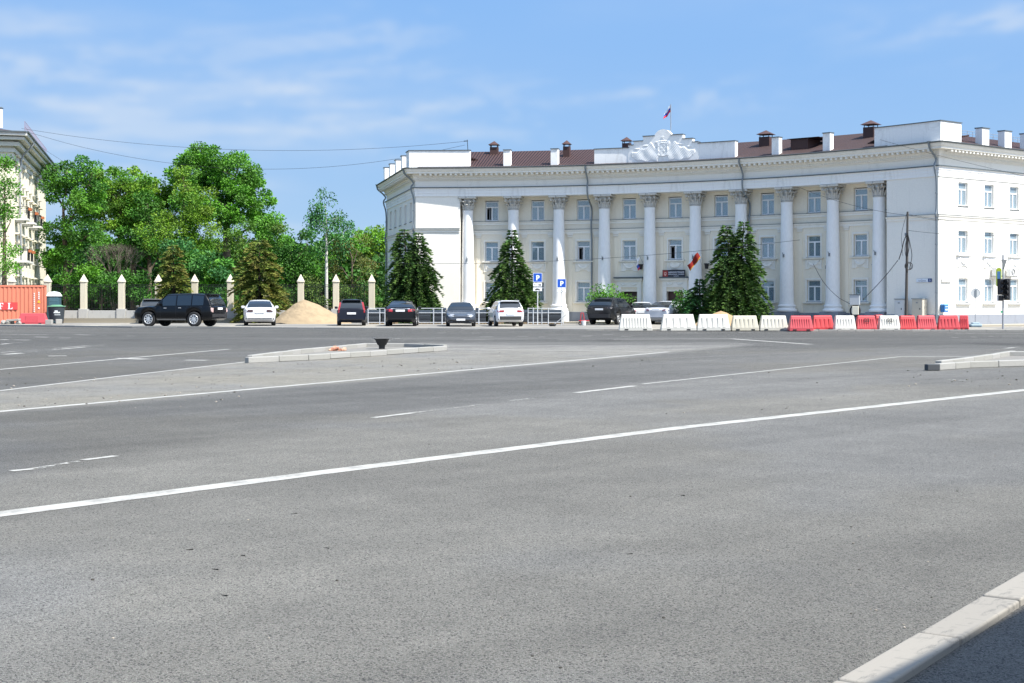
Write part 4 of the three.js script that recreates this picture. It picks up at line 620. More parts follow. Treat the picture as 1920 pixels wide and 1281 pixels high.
// ---------------------------------------------------------------- shipping container, site toilet, rubbish bin
const font = await new FontLoader().loadAsync('fonts/droid/droid_serif_bold.typeface.json');
{
  const D = 99, k = FOCAL / D, p = at(87, 606, D), gy = LOT, h = 2.72, Lc = 6.06, w = 2.44;
  const C = thing('shipping_container', 'orange corrugated shipping container cut off by the left edge', 'container', [p[0] - Math.cos(0.325) * Lc / 2 - Math.sin(0.325) * w / 2, gy, p[2] + Math.sin(0.325) * Lc / 2 - Math.cos(0.325) * w / 2], 0.325);
  const tex = plasterTex([0.60, 0.19, 0.115], [0.42, 0.14, 0.085], 37, 0.9), om = std(1, 1, 1, 0.55, { map: rep(tex, 0.35) }), dk = std(0.35, 0.09, 0.05, 0.6);
  const corr = (len) => { const S = []; for (let x = -len / 2; x < len / 2; x += 0.28) S.push([x, 0], [x + 0.07, 0], [x + 0.11, -0.045], [x + 0.2, -0.045], [x + 0.24, 0]); S.push([len / 2, 0]); return S; };
  const side = (len) => { const S = corr(len), pos = [], uv = []; for (let i = 0; i < S.length - 1; i++) { const [a, b] = S[i], [c, d] = S[i + 1]; for (const [x, y, z] of [[a, 0.16, b], [c, 0.16, d], [c, h - 0.12, d], [a, 0.16, b], [c, h - 0.12, d], [a, h - 0.12, b]]) { pos.push(x, y, z); uv.push(x, y); } } const g = new THREE.BufferGeometry(); g.setAttribute('position', new THREE.Float32BufferAttribute(pos, 3)); g.setAttribute('uv', new THREE.Float32BufferAttribute(uv, 2)); g.computeVertexNormals(); return g; };
  mesh('corrugated_side', side(Lc - 0.3).translate(0, 0, w / 2 - 0.03), om, C); mesh('corrugated_side', side(Lc - 0.3).rotateY(Math.PI).translate(0, 0, -w / 2 + 0.03), om, C); mesh('corrugated_end', side(w - 0.3).rotateY(Math.PI / 2).translate(Lc / 2 - 0.03, 0, 0), om, C);
  mesh('corrugated_end', box(0.05, h - 0.3, w - 0.3, -Lc / 2 + 0.04, h / 2, 0), om, C);
  mesh('roof_panel', box(Lc - 0.1, 0.04, w - 0.1, 0, h - 0.06, 0), om, C);
  const fr = []; for (const sx of [-1, 1]) for (const sz of [-1, 1]) fr.push(rbox(0.16, h, 0.16, sx * (Lc / 2 - 0.08), h / 2, sz * (w / 2 - 0.08), 0.015, 1)); for (const y of [0.09, h - 0.06]) { for (const sz of [-1, 1]) fr.push(box(Lc - 0.3, 0.12, 0.1, 0, y, sz * (w / 2 - 0.055))); for (const sx of [-1, 1]) fr.push(box(0.1, 0.118, w - 0.3, sx * (Lc / 2 - 0.055), y, 0)); } mesh('frame', fr, om, C);
  const red = std(0.55, 0.05, 0.05, 0.5); mesh('lettering_panel', box(2.6, 0.52, 0.012, Lc / 2 - 3.25, 1.24, w / 2 + 0.004), red, C);
  const lx = (px) => Lc / 2 - (87 - px) / k * 1.04;
  const T = (t, size) => { const g = new TextGeometry(t, { font, size, depth: 0.012, curveSegments: 4 }); return g; };
  const white = std(0.8, 0.8, 0.8, 0.6); for (const [ch, px] of [['F', 6], ['L', 21]]) mesh('letter', T(ch, 0.44).scale(0.85, 1, 1).translate(lx(px), 1.02, w / 2 + 0.012), white, C);
  for (const [px, y0, y1, wd] of [[66, 545, 582, 0.05], [74, 545, 558, 0.06], [74, 571, 576, 0.1]]) { const a = at(px, y0, D), b = at(px, y1, D), n = Math.max(1, Math.round((a[1] - b[1]) / 0.14)); mesh('number_column', [...Array(n)].map((_, i) => box(wd, 0.1, 0.01, lx(px), b[1] + 0.07 + i * 0.14 - gy - 0.14, w / 2 + 0.006)), white, C); }
  { const a = at(74, 566, D); mesh('warning_label', new THREE.CircleGeometry(0.13, 3).rotateZ(Math.PI / 2).translate(lx(74), a[1] - gy, w / 2 + 0.006), std(0.75, 0.42, 0.02, 0.6), C); }
  for (const sx of [-1, 1]) for (const y of [0.06, h - 0.06]) mesh('corner_casting', rbox(0.18, 0.13, 0.18, sx * (Lc / 2 - 0.085), y, w / 2 - 0.08, 0.01, 1), dk, C);
}
{
  const p = at(101, 600, 100.2), t = thing('portable_toilet', 'dark green portable toilet with white domed roof behind the bin', 'toilet', [p[0], LOT, p[2]], 0.3);
  mesh('cabin', rbox(1.0, 1.95, 1.0, 0, 0.98, 0, 0.04, 2), std(0.03, 0.07, 0.09, 0.5), t); mesh('roof', quadGrid(8, 8, (u, v) => [(u - 0.5) * 1.14, 1.95 + 0.33 * Math.pow(Math.max(0, Math.sin(u * Math.PI)), 0.35) * Math.pow(Math.max(0, Math.sin(v * Math.PI)), 0.35), (v - 0.5) * 1.14]), std(0.75, 0.77, 0.78, 0.4), t);
  mesh('door', [rbox(0.75, 1.7, 0.03, 0, 0.95, 0.51, 0.01, 1)], std(0.04, 0.10, 0.13, 0.5), t); mesh('door_vent', [...Array(4)].map((_, i) => box(0.6, 0.03, 0.02, 0, 1.82 - i * 0.07, 0.53)), std(0.10, 0.2, 0.24, 0.5), t);
}
{
  const p = at(106, 604, 98.4), t = thing('rubbish_bin', 'dark wheeled rubbish bin with green lid beside the container', 'bin', [p[0], LOT, p[2]], 0.25);
  const b = quadGrid(1, 1, () => [0, 0, 0]); void b; const body = new THREE.CylinderGeometry(0.76, 0.64, 1.0, 4, 1).rotateY(Math.PI / 4).translate(0, 0.68, 0); mesh('body', body, std(0.035, 0.045, 0.055, 0.5), t);
  mesh('lid', [rbox(1.2, 0.07, 1.15, 0, 1.21, 0, 0.03, 2), new THREE.CylinderGeometry(0.3, 0.5, 0.1, 16).scale(1, 1, 0.8).translate(0, 1.28, 0)], std(0.10, 0.24, 0.14, 0.5), t);
  mesh('emblem', [box(0.42, 0.09, 0.012, 0.05, 0.78, 0.505), box(0.2, 0.12, 0.012, 0.0, 0.87, 0.515), box(0.4, 0.04, 0.012, 0.08, 0.62, 0.49)], std(0.6, 0.65, 0.66, 0.6), t);
  for (const [x, z] of [[-0.4, -0.4], [0.4, -0.4], [-0.4, 0.4], [0.4, 0.4]]) mesh('wheel', new THREE.CylinderGeometry(0.1, 0.1, 0.06, 12).rotateZ(Math.PI / 2).translate(x, 0.1, z), M.black, t);
  const blk = [[92, 609], [110, 608]]; blk.forEach(([px, py], i) => { const q = gp(px, py, LOT), m = mesh('concrete_block', rbox(0.42, 0.34, 0.4, 0, 0.17, 0, 0.03, 1), M.concrete); m.position.set(q[0], LOT, q[2]); m.rotation.y = i * 0.4; tag(m, i ? 'pale concrete block in front of the rubbish bin' : 'concrete block at the corner of the orange container', 'concrete block'); });
  const q = gp(18, 608, LOT), slab = thing('rubble_heap', 'broken concrete slab and stones at the foot of the container', 'rubble', [q[0], LOT, q[2]]); const R = rng(3);
  const sl = mesh('slab', rbox(0.85, 0.14, 0.5, 0, 0, 0, 0.02, 1), M.concrete, slab); sl.position.set(0.25, 0.28, 0); sl.rotation.z = 0.08; for (let i = 0; i < 7; i++) { const s = 0.1 + R() * 0.14; const m = mesh('stone', new THREE.IcosahedronGeometry(s, 0), M.concrete, slab); m.position.set(-0.5 + R() * 1.3, s * 0.6, (R() - 0.5) * 0.4); m.rotation.set(R() * 3, R() * 3, 0); }
}
// ---------------------------------------------------------------- sand heap
{
  const a = at(513, 600, 93), c = gp(567, 607.5, LOT), D = -c[2], hw = 78 / FOCAL * D, hh = 49 / FOCAL * D; 
  const g = quadGrid(150, 90, (u, v) => { const th = u * Math.PI * 2, t = v; const prof = (1 - t) < 0.06 ? 1 : 1, wob = 1 + 0.10 * (fbm(Math.cos(th) * 2 + 5, Math.sin(th) * 2 + 5, 3) - 0.5); let r = (1 - t) * wob, x = Math.cos(th) * r, z = Math.sin(th) * r; const y = Math.max(0, (1 - Math.pow(r, 1.08)) - 0.05 * Math.exp(-((r / 0.12) ** 2))); const n = ((fbm(x * 9 + 3, z * 9, 4) - 0.5) * 0.06 + (fbm(x * 3 + 8, z * 3, 3) - 0.5) * 0.10) * smooth(0, 0.25, y); return [x * hw - 0.22 * hw * y * 0.9, (y + n) * hh, z * hw * 0.85]; });
  const tex = dataTex(512, (x, y) => { const f = tnoise(x, y, 512, 64) * 0.4 + tnoise(x, y, 512, 8) * 0.3 + hash(x, y) * 0.3, k = 0.75 + 0.5 * f; return [toS(0.31 * k), toS(0.235 * k), toS(0.145 * k)]; }); const t2 = tex.clone(); t2.repeat.set(5, 2); t2.needsUpdate = true; const bt = tex.clone(); bt.repeat.set(5, 2); bt.colorSpace = THREE.NoColorSpace; bt.needsUpdate = true;
  const m = mesh('sand_heap', g, std(1, 1, 1, 0.97, { map: t2, bumpMap: bt, bumpScale: 0.03 })); m.position.set(c[0] + 0.12 * hw, LOT - 0.005, c[2] - hw * 0.7); tag(m, 'tall conical heap of tan sand and gravel in front of the fence', 'sand heap'); void a;
}
// ---------------------------------------------------------------- plastic road barriers
{
  const prof = (L, h) => { const S = new THREE.Shape(); S.moveTo(-0.28, 0); S.lineTo(0.28, 0.0); S.lineTo(0.28, 0.13); S.lineTo(0.13, h - 0.06); S.quadraticCurveTo(0.12, h, 0.06, h); S.lineTo(-0.06, h); S.quadraticCurveTo(-0.12, h, -0.13, h - 0.06); S.lineTo(-0.28, 0.13); S.closePath(); return S; };
  const make = (L, h, ribs, wedge) => {
    const g = new THREE.ExtrudeGeometry(prof(L, h), { depth: L - 0.06, bevelEnabled: true, bevelSize: 0.02, bevelThickness: 0.03, bevelSegments: 2, steps: 8 }); g.translate(0, 0, -(L - 0.06) / 2); g.rotateY(Math.PI / 2);
    const p = g.attributes.position; for (let i = 0; i < p.count; i++) { const t = clamp(p.getY(i) / h); p.setX(i, p.getX(i) * (1 - wedge * t)); } g.computeVertexNormals(); const G = [g];
    for (let k = 0; k < ribs; k++) for (const s of [-1, 1]) { const x = (k - (ribs - 1) / 2) * (L * 0.86 / ribs); const r = rbox(L * 0.46 / ribs, h * 0.68, 0.13, 0, 0, 0, 0.025, 1); r.rotateX(-s * 0.165); r.translate(x * 0.9, h * 0.47, s * 0.2); G.push(r); }
    return mg(G);
  };
  const wm = [], rm = []; for (let i = 0; i < 3; i++) { wm.push(std(1, 1, 1, 0.5, { map: rep(plasterTex([0.60 - i * 0.04, 0.585 - i * 0.05, 0.53 - i * 0.07], [0.30, 0.28, 0.23], 101 + i * 7, 0.8), 0.8) })); rm.push(std(1, 1, 1, 0.5, { map: rep(plasterTex([0.52, 0.045 + i * 0.014, 0.05 + i * 0.018], [0.34, 0.06, 0.05], 131 + i * 7, 0.7), 0.8) })); }
  const kinds = {}; const R = rng(66);
  const list = [
    [1160, 1223, 619, 'w', 9, 0, 'large ribbed white barrier leftmost of the row, before the silver car', -0.02], [1238, 1305, 619, 'w', 4, 0.02, 'dirty cream barrier directly before the silver car', 0.02], [1306, 1369, 619, 'w', 5, 0.03, 'white barrier third from the left, before the concrete panels', -0.03],
    [1370, 1422, 619, 'w', 5, 0.0, 'white barrier fourth in the row, under the largest spruce', 0.03], [1423, 1477, 619, 'w', 6, -0.02, 'white barrier fifth in the row, left of the first red one', 0], [1478, 1524, 619.5, 'r', 8, 0, 'leftmost red barrier of the right row', 0], [1521, 1563, 618.5, 'r', 4, 0.06, 'red barrier touching the left side of a lone white one', 0.05],
    [1563, 1604, 619, 'w', 6, 0, 'white barrier below the cable box, between two red ones', 0], [1604, 1643, 619, 'r', 7, 0, 'red barrier numbered 53 right of the cable box', 0], [1638, 1656, 616, 'r', 3, 0, 'red barrier half hidden behind the white numbered one', 0.3], [1646, 1687, 619, 'w', 7, 0, 'white barrier with dark number, near the wooden pole', 0], [1684, 1717, 619, 'r', 6, 0, 'red barrier at the foot of the leaning pole', 0.05],
    [1717, 1755, 618.5, 'r', 7, 0, 'red barrier before the two cabinets by the corner', 0], [1758, 1799, 618.5, 'r', 5, 0.1, 'faded red barrier past the building corner', -0.12], [1798, 1817, 618, 'r', 4, 0, 'short red barrier at the right end of the row', -0.35], [34, 90, 607.5, 'r', 1, 0.02, 'pink-red barrier in front of the orange container', 0]];
  for (const [x0, x1, y, c, ribs, lean, label, turn] of list) {
    const q = gp((x0 + x1) / 2, y, LOT), D = -q[2], L = (x1 - x0) / FOCAL * D, h = (x0 < 100 ? 0.72 : x0 < 1370 ? 0.84 : 0.77);
    const mat = (c === 'w' ? wm : rm)[x0 < 100 ? 2 : Math.floor(R() * 3)];
    const b = thing('road_barrier', label, 'barrier', [q[0], LOT, q[2]], turn, c === 'w' ? 'white plastic barriers along the kerb' : 'red plastic barriers along the kerb');
    mesh('shell', make(L - 0.02, h, ribs, 0.13 + (c === 'r' ? 0.06 : 0.03)), mat, b);
    mesh('fork_slot', [-0.25, 0.25].map((k) => box(0.2, 0.06, 0.03, k * L * 1.1, 0.032, 0.295)), M.black, b);
    if (/number/.test(label)) mesh('stencil_number', ['53', '52'].slice(c === 'r' ? 0 : 1).slice(0, 1).map((t) => { const g = new TextGeometry(t, { font, size: 0.2, depth: 0.008, curveSegments: 3 }); g.translate(-0.17, 0, 0); g.rotateX(-0.15); g.translate(0, 0.44, 0.29); return g; }), M.black, b);
    b.rotation.z = lean * 0.15;
  }
}
// ---------------------------------------------------------------- site fencing and wrapped pallets of paving
{
  const R = rng(21), wrap = [0, 1, 2].map((i) => phys(0.02 + i * 0.012, 0.024 + i * 0.014, 0.03 + i * 0.016, 0.4)), wood = std(0.30, 0.22, 0.13, 0.9), zinc = std(0.62, 0.65, 0.68, 0.4, { metalness: 0.3 });
  const places = [[703, 'leftmost'], [731, 'second from the left'], [795, 'right of the black saloon'], [824, 'beside the grey saloon'], [899, 'left of the white crossover'], [930, 'hidden partly by the white crossover'], [994, 'right of the white crossover'], [1016, 'below the tall parking sign'], [1041, 'rightmost']];
  places.forEach(([px, where], i) => {
    const c = at(px, 600, 96.6), W = 1.0, t = thing('paver_pallet', 'dark film-wrapped pallet of paving slabs, ' + where, 'pallet', [c[0], LOT, c[2]], (R() - 0.5) * 0.2, 'wrapped pallets behind the parked cars');
    mesh('pallet', [-0.4, 0, 0.4].map((k) => box(W, 0.1, 0.12, 0, 0.05, k)).concat([...Array(5)].map((_, k) => box(0.14, 0.03, 1, -0.42 + k * 0.21, 0.115, 0))), wood, t);
    const n = 6; for (let k = 0; k < n; k++) mesh('slab_layer', rbox(W - 0.03 - R() * 0.04, 0.125, 0.95, (R() - 0.5) * 0.02, 0.195 + k * 0.13, (R() - 0.5) * 0.02, 0.015, 1), wrap[(k + i) % 3], t);
    mesh('film', [quadGrid(10, 4, (u, v) => [(u - 0.5) * W, 0.8 + v * 0.18, 0.5 + 0.02 * Math.sin(u * 23 + v * 7)]), quadGrid(10, 4, (u, v) => [(u - 0.5) * W, 0.98 + 0.015 * Math.sin(u * 19), (v - 0.5) * 1.0])], phys(0.07, 0.09, 0.115, 0.3, { clearcoat: 0.3 }), t);
  });
  const panels = [[690, 712], [712, 719], [783, 813], [813, 829], [829, 840], [888, 896], [898, 922], [990, 999], [1000, 1016], [1016, 1028], [1028, 1056]];
  const sp = ['left of the dark hatchback gap', 'touching the black saloon on its left', 'right of the black saloon, widest there', 'narrow one right of the wide panel', 'touching the grey saloon on its left', 'touching the grey saloon on its right', 'left of the white crossover', 'touching the white crossover on its right', 'under the tall parking sign', 'right of the tall parking sign', 'rightmost, before the third column'];
  panels.forEach(([a, b], i) => {
    const p = at(a, 600, 95.2), q = at(b, 600, 95.2 + (i % 2) * 0.3), w = Math.max(0.35, q[0] - p[0]), f = thing('fence_panel', 'white tubular site fence panel, ' + sp[i], 'fence panel', [p[0] + w / 2, LOT, p[2]], (R() - 0.5) * 0.12, 'site fence panels behind the cars');
    for (const s of [-1, 1]) mesh('post', rod([s * w / 2, 0, 0], [s * w / 2, 1.12, 0], 0.028, 0.028, 8), zinc, f);
    for (const y of [0.12, 0.78, 1.09]) mesh('rail', rod([-w / 2, y, 0], [w / 2, y, 0], 0.022, 0.022, 6), zinc, f);
    
    mesh('foot', [box(0.06, 0.03, 0.5, -w / 2, 0.016, 0), box(0.06, 0.03, 0.5, w / 2, 0.016, 0)], M.galv, f);
  });
}
// ---------------------------------------------------------------- signs, poles, boxes, lamps, flags, wires
const blueTex = canvasTex(256, 256, (c, w) => { c.fillStyle = '#e8edf2'; c.fillRect(0, 0, w, w); c.fillStyle = '#0f4fb4'; c.fillRect(9, 9, w - 18, w - 18); c.fillStyle = '#f2f5f8'; c.font = 'bold 200px sans-serif'; c.textAlign = 'center'; c.textBaseline = 'middle'; c.fillText('P', w / 2 + 4, w / 2 + 8); });
const plateTex = (draw) => canvasTex(256, 112, (c, w, h) => { c.fillStyle = '#101214'; c.fillRect(0, 0, w, h); c.fillStyle = '#e9ecee'; c.fillRect(5, 5, w - 10, h - 10); c.fillStyle = c.strokeStyle = '#15181a'; c.lineWidth = 9; draw(c); });
const boardGeo = (w, h) => mg([new THREE.PlaneGeometry(w, h).translate(0, 0, 0.013)]);
function signBoard(parent, name, w, h, y, tex, z = 0.05) { const b = mesh(name, box(w, h, 0.02, 0, y, z), M.galv, parent); mesh('sign_face', boardGeo(w, h).translate(0, y, z), std(1, 1, 1, 0.5, { map: tex }), b); return b; }
{
  const D = 94, p = at(1008, 600, D), s = thing('parking_sign', 'taller blue parking sign with two white plates below', 'sign', [p[0], LOT, p[2]]); const top = at(1008, 512, D)[1] - LOT;
  mesh('pole', rod([0, 0, 0], [0, top, 0], 0.035), std(0.6, 0.62, 0.63, 0.5), s); signBoard(s, 'parking_board', 0.62, 0.62, top - 0.31, blueTex);
  signBoard(s, 'arrow_plate', 0.62, 0.27, top - 0.79, plateTex((c) => { c.beginPath(); c.moveTo(30, 60); c.lineTo(110, 60); c.stroke(); c.beginPath(); c.moveTo(20, 60); c.lineTo(48, 44); c.lineTo(48, 76); c.fill(); c.fillRect(140, 40, 14, 44); c.fillRect(166, 52, 60, 32); c.fillRect(180, 40, 30, 14); }));
  signBoard(s, 'vehicle_plate', 0.62, 0.27, top - 1.1, plateTex((c) => { c.fillRect(50, 56, 150, 24); c.fillRect(80, 36, 80, 24); c.beginPath(); c.arc(84, 84, 13, 0, 7); c.arc(170, 84, 13, 0, 7); c.fill(); }));
}
{
  const D = 91, p = at(1053, 600, D), s = thing('parking_sign', 'lower blue parking sign with a wheelchair plate on a thin pole', 'sign', [p[0], LOT, p[2]]); const top = at(1053, 523, D)[1] - LOT;
  mesh('pole', rod([0, 0, 0], [0, top, 0], 0.03), std(0.5, 0.52, 0.53, 0.5), s); signBoard(s, 'parking_board', 0.58, 0.58, top - 0.29, blueTex);
  signBoard(s, 'wheelchair_plate', 0.58, 0.31, top - 0.76, plateTex((c) => { c.beginPath(); c.arc(122, 74, 24, -0.6, 3.6); c.stroke(); c.beginPath(); c.moveTo(116, 30); c.lineTo(118, 62); c.lineTo(146, 62); c.lineTo(158, 92); c.stroke(); c.beginPath(); c.arc(116, 22, 9, 0, 7); c.fill(); }));
}
{
  // round no-stopping style sign seen from behind, on a weighted base
  const D = 84.5, p = at(1829, 609, D), s = thing('round_sign', 'round grey sign seen from the back on a weighted blue-grey base', 'sign', [p[0], LOT, p[2]]); const top = at(1829, 536, D)[1] - LOT;
  mesh('pole', rod([0, 0, 0], [0, top, 0], 0.025), M.galv, s); mesh('disc', [new THREE.CylinderGeometry(0.28, 0.28, 0.02, 28).rotateX(Math.PI / 2).translate(0, top - 0.45, 0.03), new THREE.TorusGeometry(0.28, 0.018, 6, 28).translate(0, top - 0.45, 0.035)], std(0.5, 0.52, 0.52, 0.5, { metalness: 0.2 }), s); mesh('bracket', box(0.1, 0.44, 0.04, 0.02, top - 0.45, 0.06), M.pipe, s);
  mesh('base_weight', [rbox(0.7, 0.2, 0.5, 0, 0.1, 0, 0.08, 3), rbox(0.45, 0.14, 0.4, 0, 0.22, 0, 0.06, 3)], std(0.25, 0.33, 0.38, 0.7), s);
}
{
  const D = 78.2, p = at(1881, 614, D), s = thing('traffic_light', 'traffic light pole with black signal heads, yellow-green crossing sign and triangle', 'traffic light', [p[0], LOT, p[2]]); const y = (py) => at(1881, py, D)[1] - LOT, X = (px) => (px - 1881) / FOCAL * D;
  mesh('pole', rod([0, 0, 0], [0, y(478), 0], 0.055, 0.05, 10), M.galv, s);
  for (const [px, y0, y1, ry] of [[1875, 523, 553, 0.5], [1887.5, 523, 563, -0.7]]) {
    const h = y(y0) - y(y1), m = mesh('signal_head', rbox(0.3, h, 0.24, 0, 0, 0, 0.03, 2), M.black, s); m.position.set(X(px), (y(y0) + y(y1)) / 2, 0.12); m.rotation.y = ry; const n = Math.round(h / 0.3);
    for (let k = 0; k < n; k++) { const v = mesh('visor', [new THREE.CylinderGeometry(0.12, 0.12, 0.16, 14, 1, true, -Math.PI * 0.8, Math.PI * 1.6).rotateX(Math.PI / 2).translate(0, h / 2 - (k + 0.5) * h / n, 0.19)], M.black, m); void v; mesh('lens', new THREE.CircleGeometry(0.1, 16).translate(0, h / 2 - (k + 0.5) * h / n, 0.122), std(0.03, 0.03, 0.03, 0.2), m); }
  }
  mesh('signal_frame', [box(0.36, 0.34, 0.03, X(1875), y(559), 0.05)], std(0.75, 0.75, 0.74, 0.5), s); mesh('countdown_box', box(0.24, 0.26, 0.1, X(1875.5), y(559.5), 0.1), M.black, s);
  const yg = std(0.62, 0.72, 0.05, 0.5), cs = mesh('crossing_sign', [rbox(0.3, 0.9, 0.02, 0, -0.15, 0, 0.008, 1), new THREE.CylinderGeometry(0.15, 0.15, 0.02, 16, 1, false, 0, Math.PI).rotateX(Math.PI / 2).rotateZ(Math.PI / 2).translate(0, 0.3, 0)], yg, s); cs.position.set(X(1872.5), y(517), 0.06); cs.rotation.y = -0.5;
  mesh('pictogram', [box(0.17, 0.42, 0.01, 0, 0.03, 0.014)], std(0.12, 0.3, 0.55, 0.5), cs);
  const tri = new THREE.Shape(); tri.moveTo(-0.17, 0); tri.lineTo(0.17, 0); tri.lineTo(0, -0.55); tri.closePath(); mesh('triangle_sign', new THREE.ExtrudeGeometry(tri, { depth: 0.02, bevelEnabled: false }).translate(0.03, y(487), 0.06), std(0.2, 0.21, 0.21, 0.5, { metalness: 0.3 }), s);
  mesh('button_box', box(0.1, 0.12, 0.08, -0.09, y(585), 0), std(0.04, 0.3, 0.16, 0.5), s);
}
{
  // wooden utility pole with hanging coils of cable
  const D = 83.6, p = at(1699, 606, D), s = thing('utility_pole', 'dark thin pole hung with looped black cables before the right pavilion', 'utility pole', [p[0], LOT, p[2]]); const y = (py) => at(1700, py, D)[1] - LOT, X = (px) => (px - 1699) / FOCAL * D;
  mesh('pole', rod([0, 0, 0], [X(1702), y(397), 0], 0.1, 0.06, 10), std(0.06, 0.055, 0.05, 0.85), s);
  mesh('cable_bundle', [tube([[X(1700), y(437), 0.1], [X(1693), y(455), 0.12], [X(1690), y(470), 0.1], [X(1685), y(487), 0.05]], 0.03, 20), tube([[X(1701), y(437), 0.1], [X(1706), y(460), 0.12], [X(1709), y(480), 0.1], [X(1705), y(505), 0.05]], 0.022, 20), tube([[X(1701), y(440), 0.1], [X(1696), y(468), 0.12], [X(1699), y(484), 0.12], [X(1704), y(462), 0.1], [X(1701), y(440), 0.1]], 0.02, 24), tube([[X(1699), y(402), 0.08], [X(1690), y(440), 0.1], [X(1692), y(480), 0.1]], 0.012, 20)], M.cable, s);
  mesh('cable_coil', [new THREE.TorusGeometry(0.23, 0.022, 6, 26).translate(X(1703), y(499), 0.12), new THREE.TorusGeometry(0.2, 0.02, 6, 26).rotateY(0.3).translate(X(1702), y(500), 0.15)], M.cable, s);
  mesh('clamp', [rod([X(1700), y(442), -0.02], [X(1700.2), y(437), -0.02], 0.11, 0.11, 10)], M.pipe, s);
}
{
  // cabinets by the corner
  for (const [px, w, h, label, ry, mat, s0] of [[1707, 0.66, 1.6, 'narrow white cabinet beside the utility pole', -0.6, std(0.55, 0.57, 0.58, 0.5), 37.0], [1735, 0.78, 1.62, 'beige cabinet with rusty streaks nearest the building corner', -0.6, std(0.52, 0.48, 0.40, 0.6), 38.35]]) {
    const q = place(s0, 0.42, 0), c = thing('electrical_cabinet', label, 'cabinet', [q[0], PATH, q[2]], turnAt(s0)); mesh('body', rbox(w, h, 0.45, 0, h / 2, 0, 0.02, 1), mat, c); mesh('lid', rbox(w + 0.08, 0.05, 0.52, 0, h + 0.026, 0, 0.015, 1), M.pipe, c); mesh('door', rbox(w - 0.12, h - 0.3, 0.02, 0, h / 2 + 0.02, 0.23, 0.008, 1), mat, c); mesh('lock', box(0.05, 0.1, 0.03, w * 0.28, h * 0.62, 0.245), M.black, c); mesh('nameplate', box(0.14, 0.07, 0.01, 0, h * 0.86, 0.245), M.pipe, c);
  }
  // meter box on a stand with coiled cable
  const p = at(1603, 606, 84), b = thing('meter_box', 'grey meter box on legs with a coil of black cable', 'meter box', [p[0], PATH - 0.09, p[2]], -0.35); const Y = (py) => at(1603, py, 84)[1] - PATH + 0.09;
  mesh('stand', [rod([-0.22, 0, 0], [-0.22, Y(575), 0], 0.03), rod([0.22, 0, 0], [0.22, Y(575), 0], 0.03)], M.galv, b); mesh('upper_box', [rbox(0.58, Y(553) - Y(572), 0.36, 0, (Y(553) + Y(572)) / 2, 0, 0.02, 1)], std(0.36, 0.39, 0.42, 0.5), b); mesh('cap', box(0.66, 0.03, 0.42, 0, Y(552.5), 0), M.flash, b); mesh('lower_box', rbox(0.38, Y(574) - Y(590), 0.22, 0.05, (Y(574) + Y(590)) / 2, 0.12, 0.02, 1), std(0.6, 0.58, 0.48, 0.6), b);
  mesh('cable_coil', [new THREE.TorusGeometry(0.3, 0.035, 6, 28).scale(1, 1.15, 1).translate(0.02, Y(583), 0.02), new THREE.TorusGeometry(0.26, 0.03, 6, 28).scale(1, 1.2, 1).translate(0, Y(583), 0.06)], M.cable, b);
  // blue letter box on the corner wall
  const s1 = ARC.s1 + 0.35, q = place(s1, 0.19, 1.05), l = thing('letter_box', 'small blue letter box on the building corner', 'letter box', [q[0], 0.95, q[2]], turnAt(s1)); mesh('body', rbox(0.42, 0.42, 0.3, 0, 0.21, 0, 0.03, 2), std(0.03, 0.16, 0.42, 0.4), l); mesh('lid', rbox(0.46, 0.1, 0.34, 0, 0.46, 0, 0.04, 2), std(0.10, 0.33, 0.65, 0.4), l); mesh('slot', [box(0.3, 0.04, 0.02, 0, 0.34, 0.155), box(0.26, 0.1, 0.01, 0, 0.16, 0.154)], std(0.6, 0.7, 0.8, 0.5), l); mesh('bracket', box(0.1, 0.3, 0.1, 0, 0.2, -0.16), M.pipe, l);
}
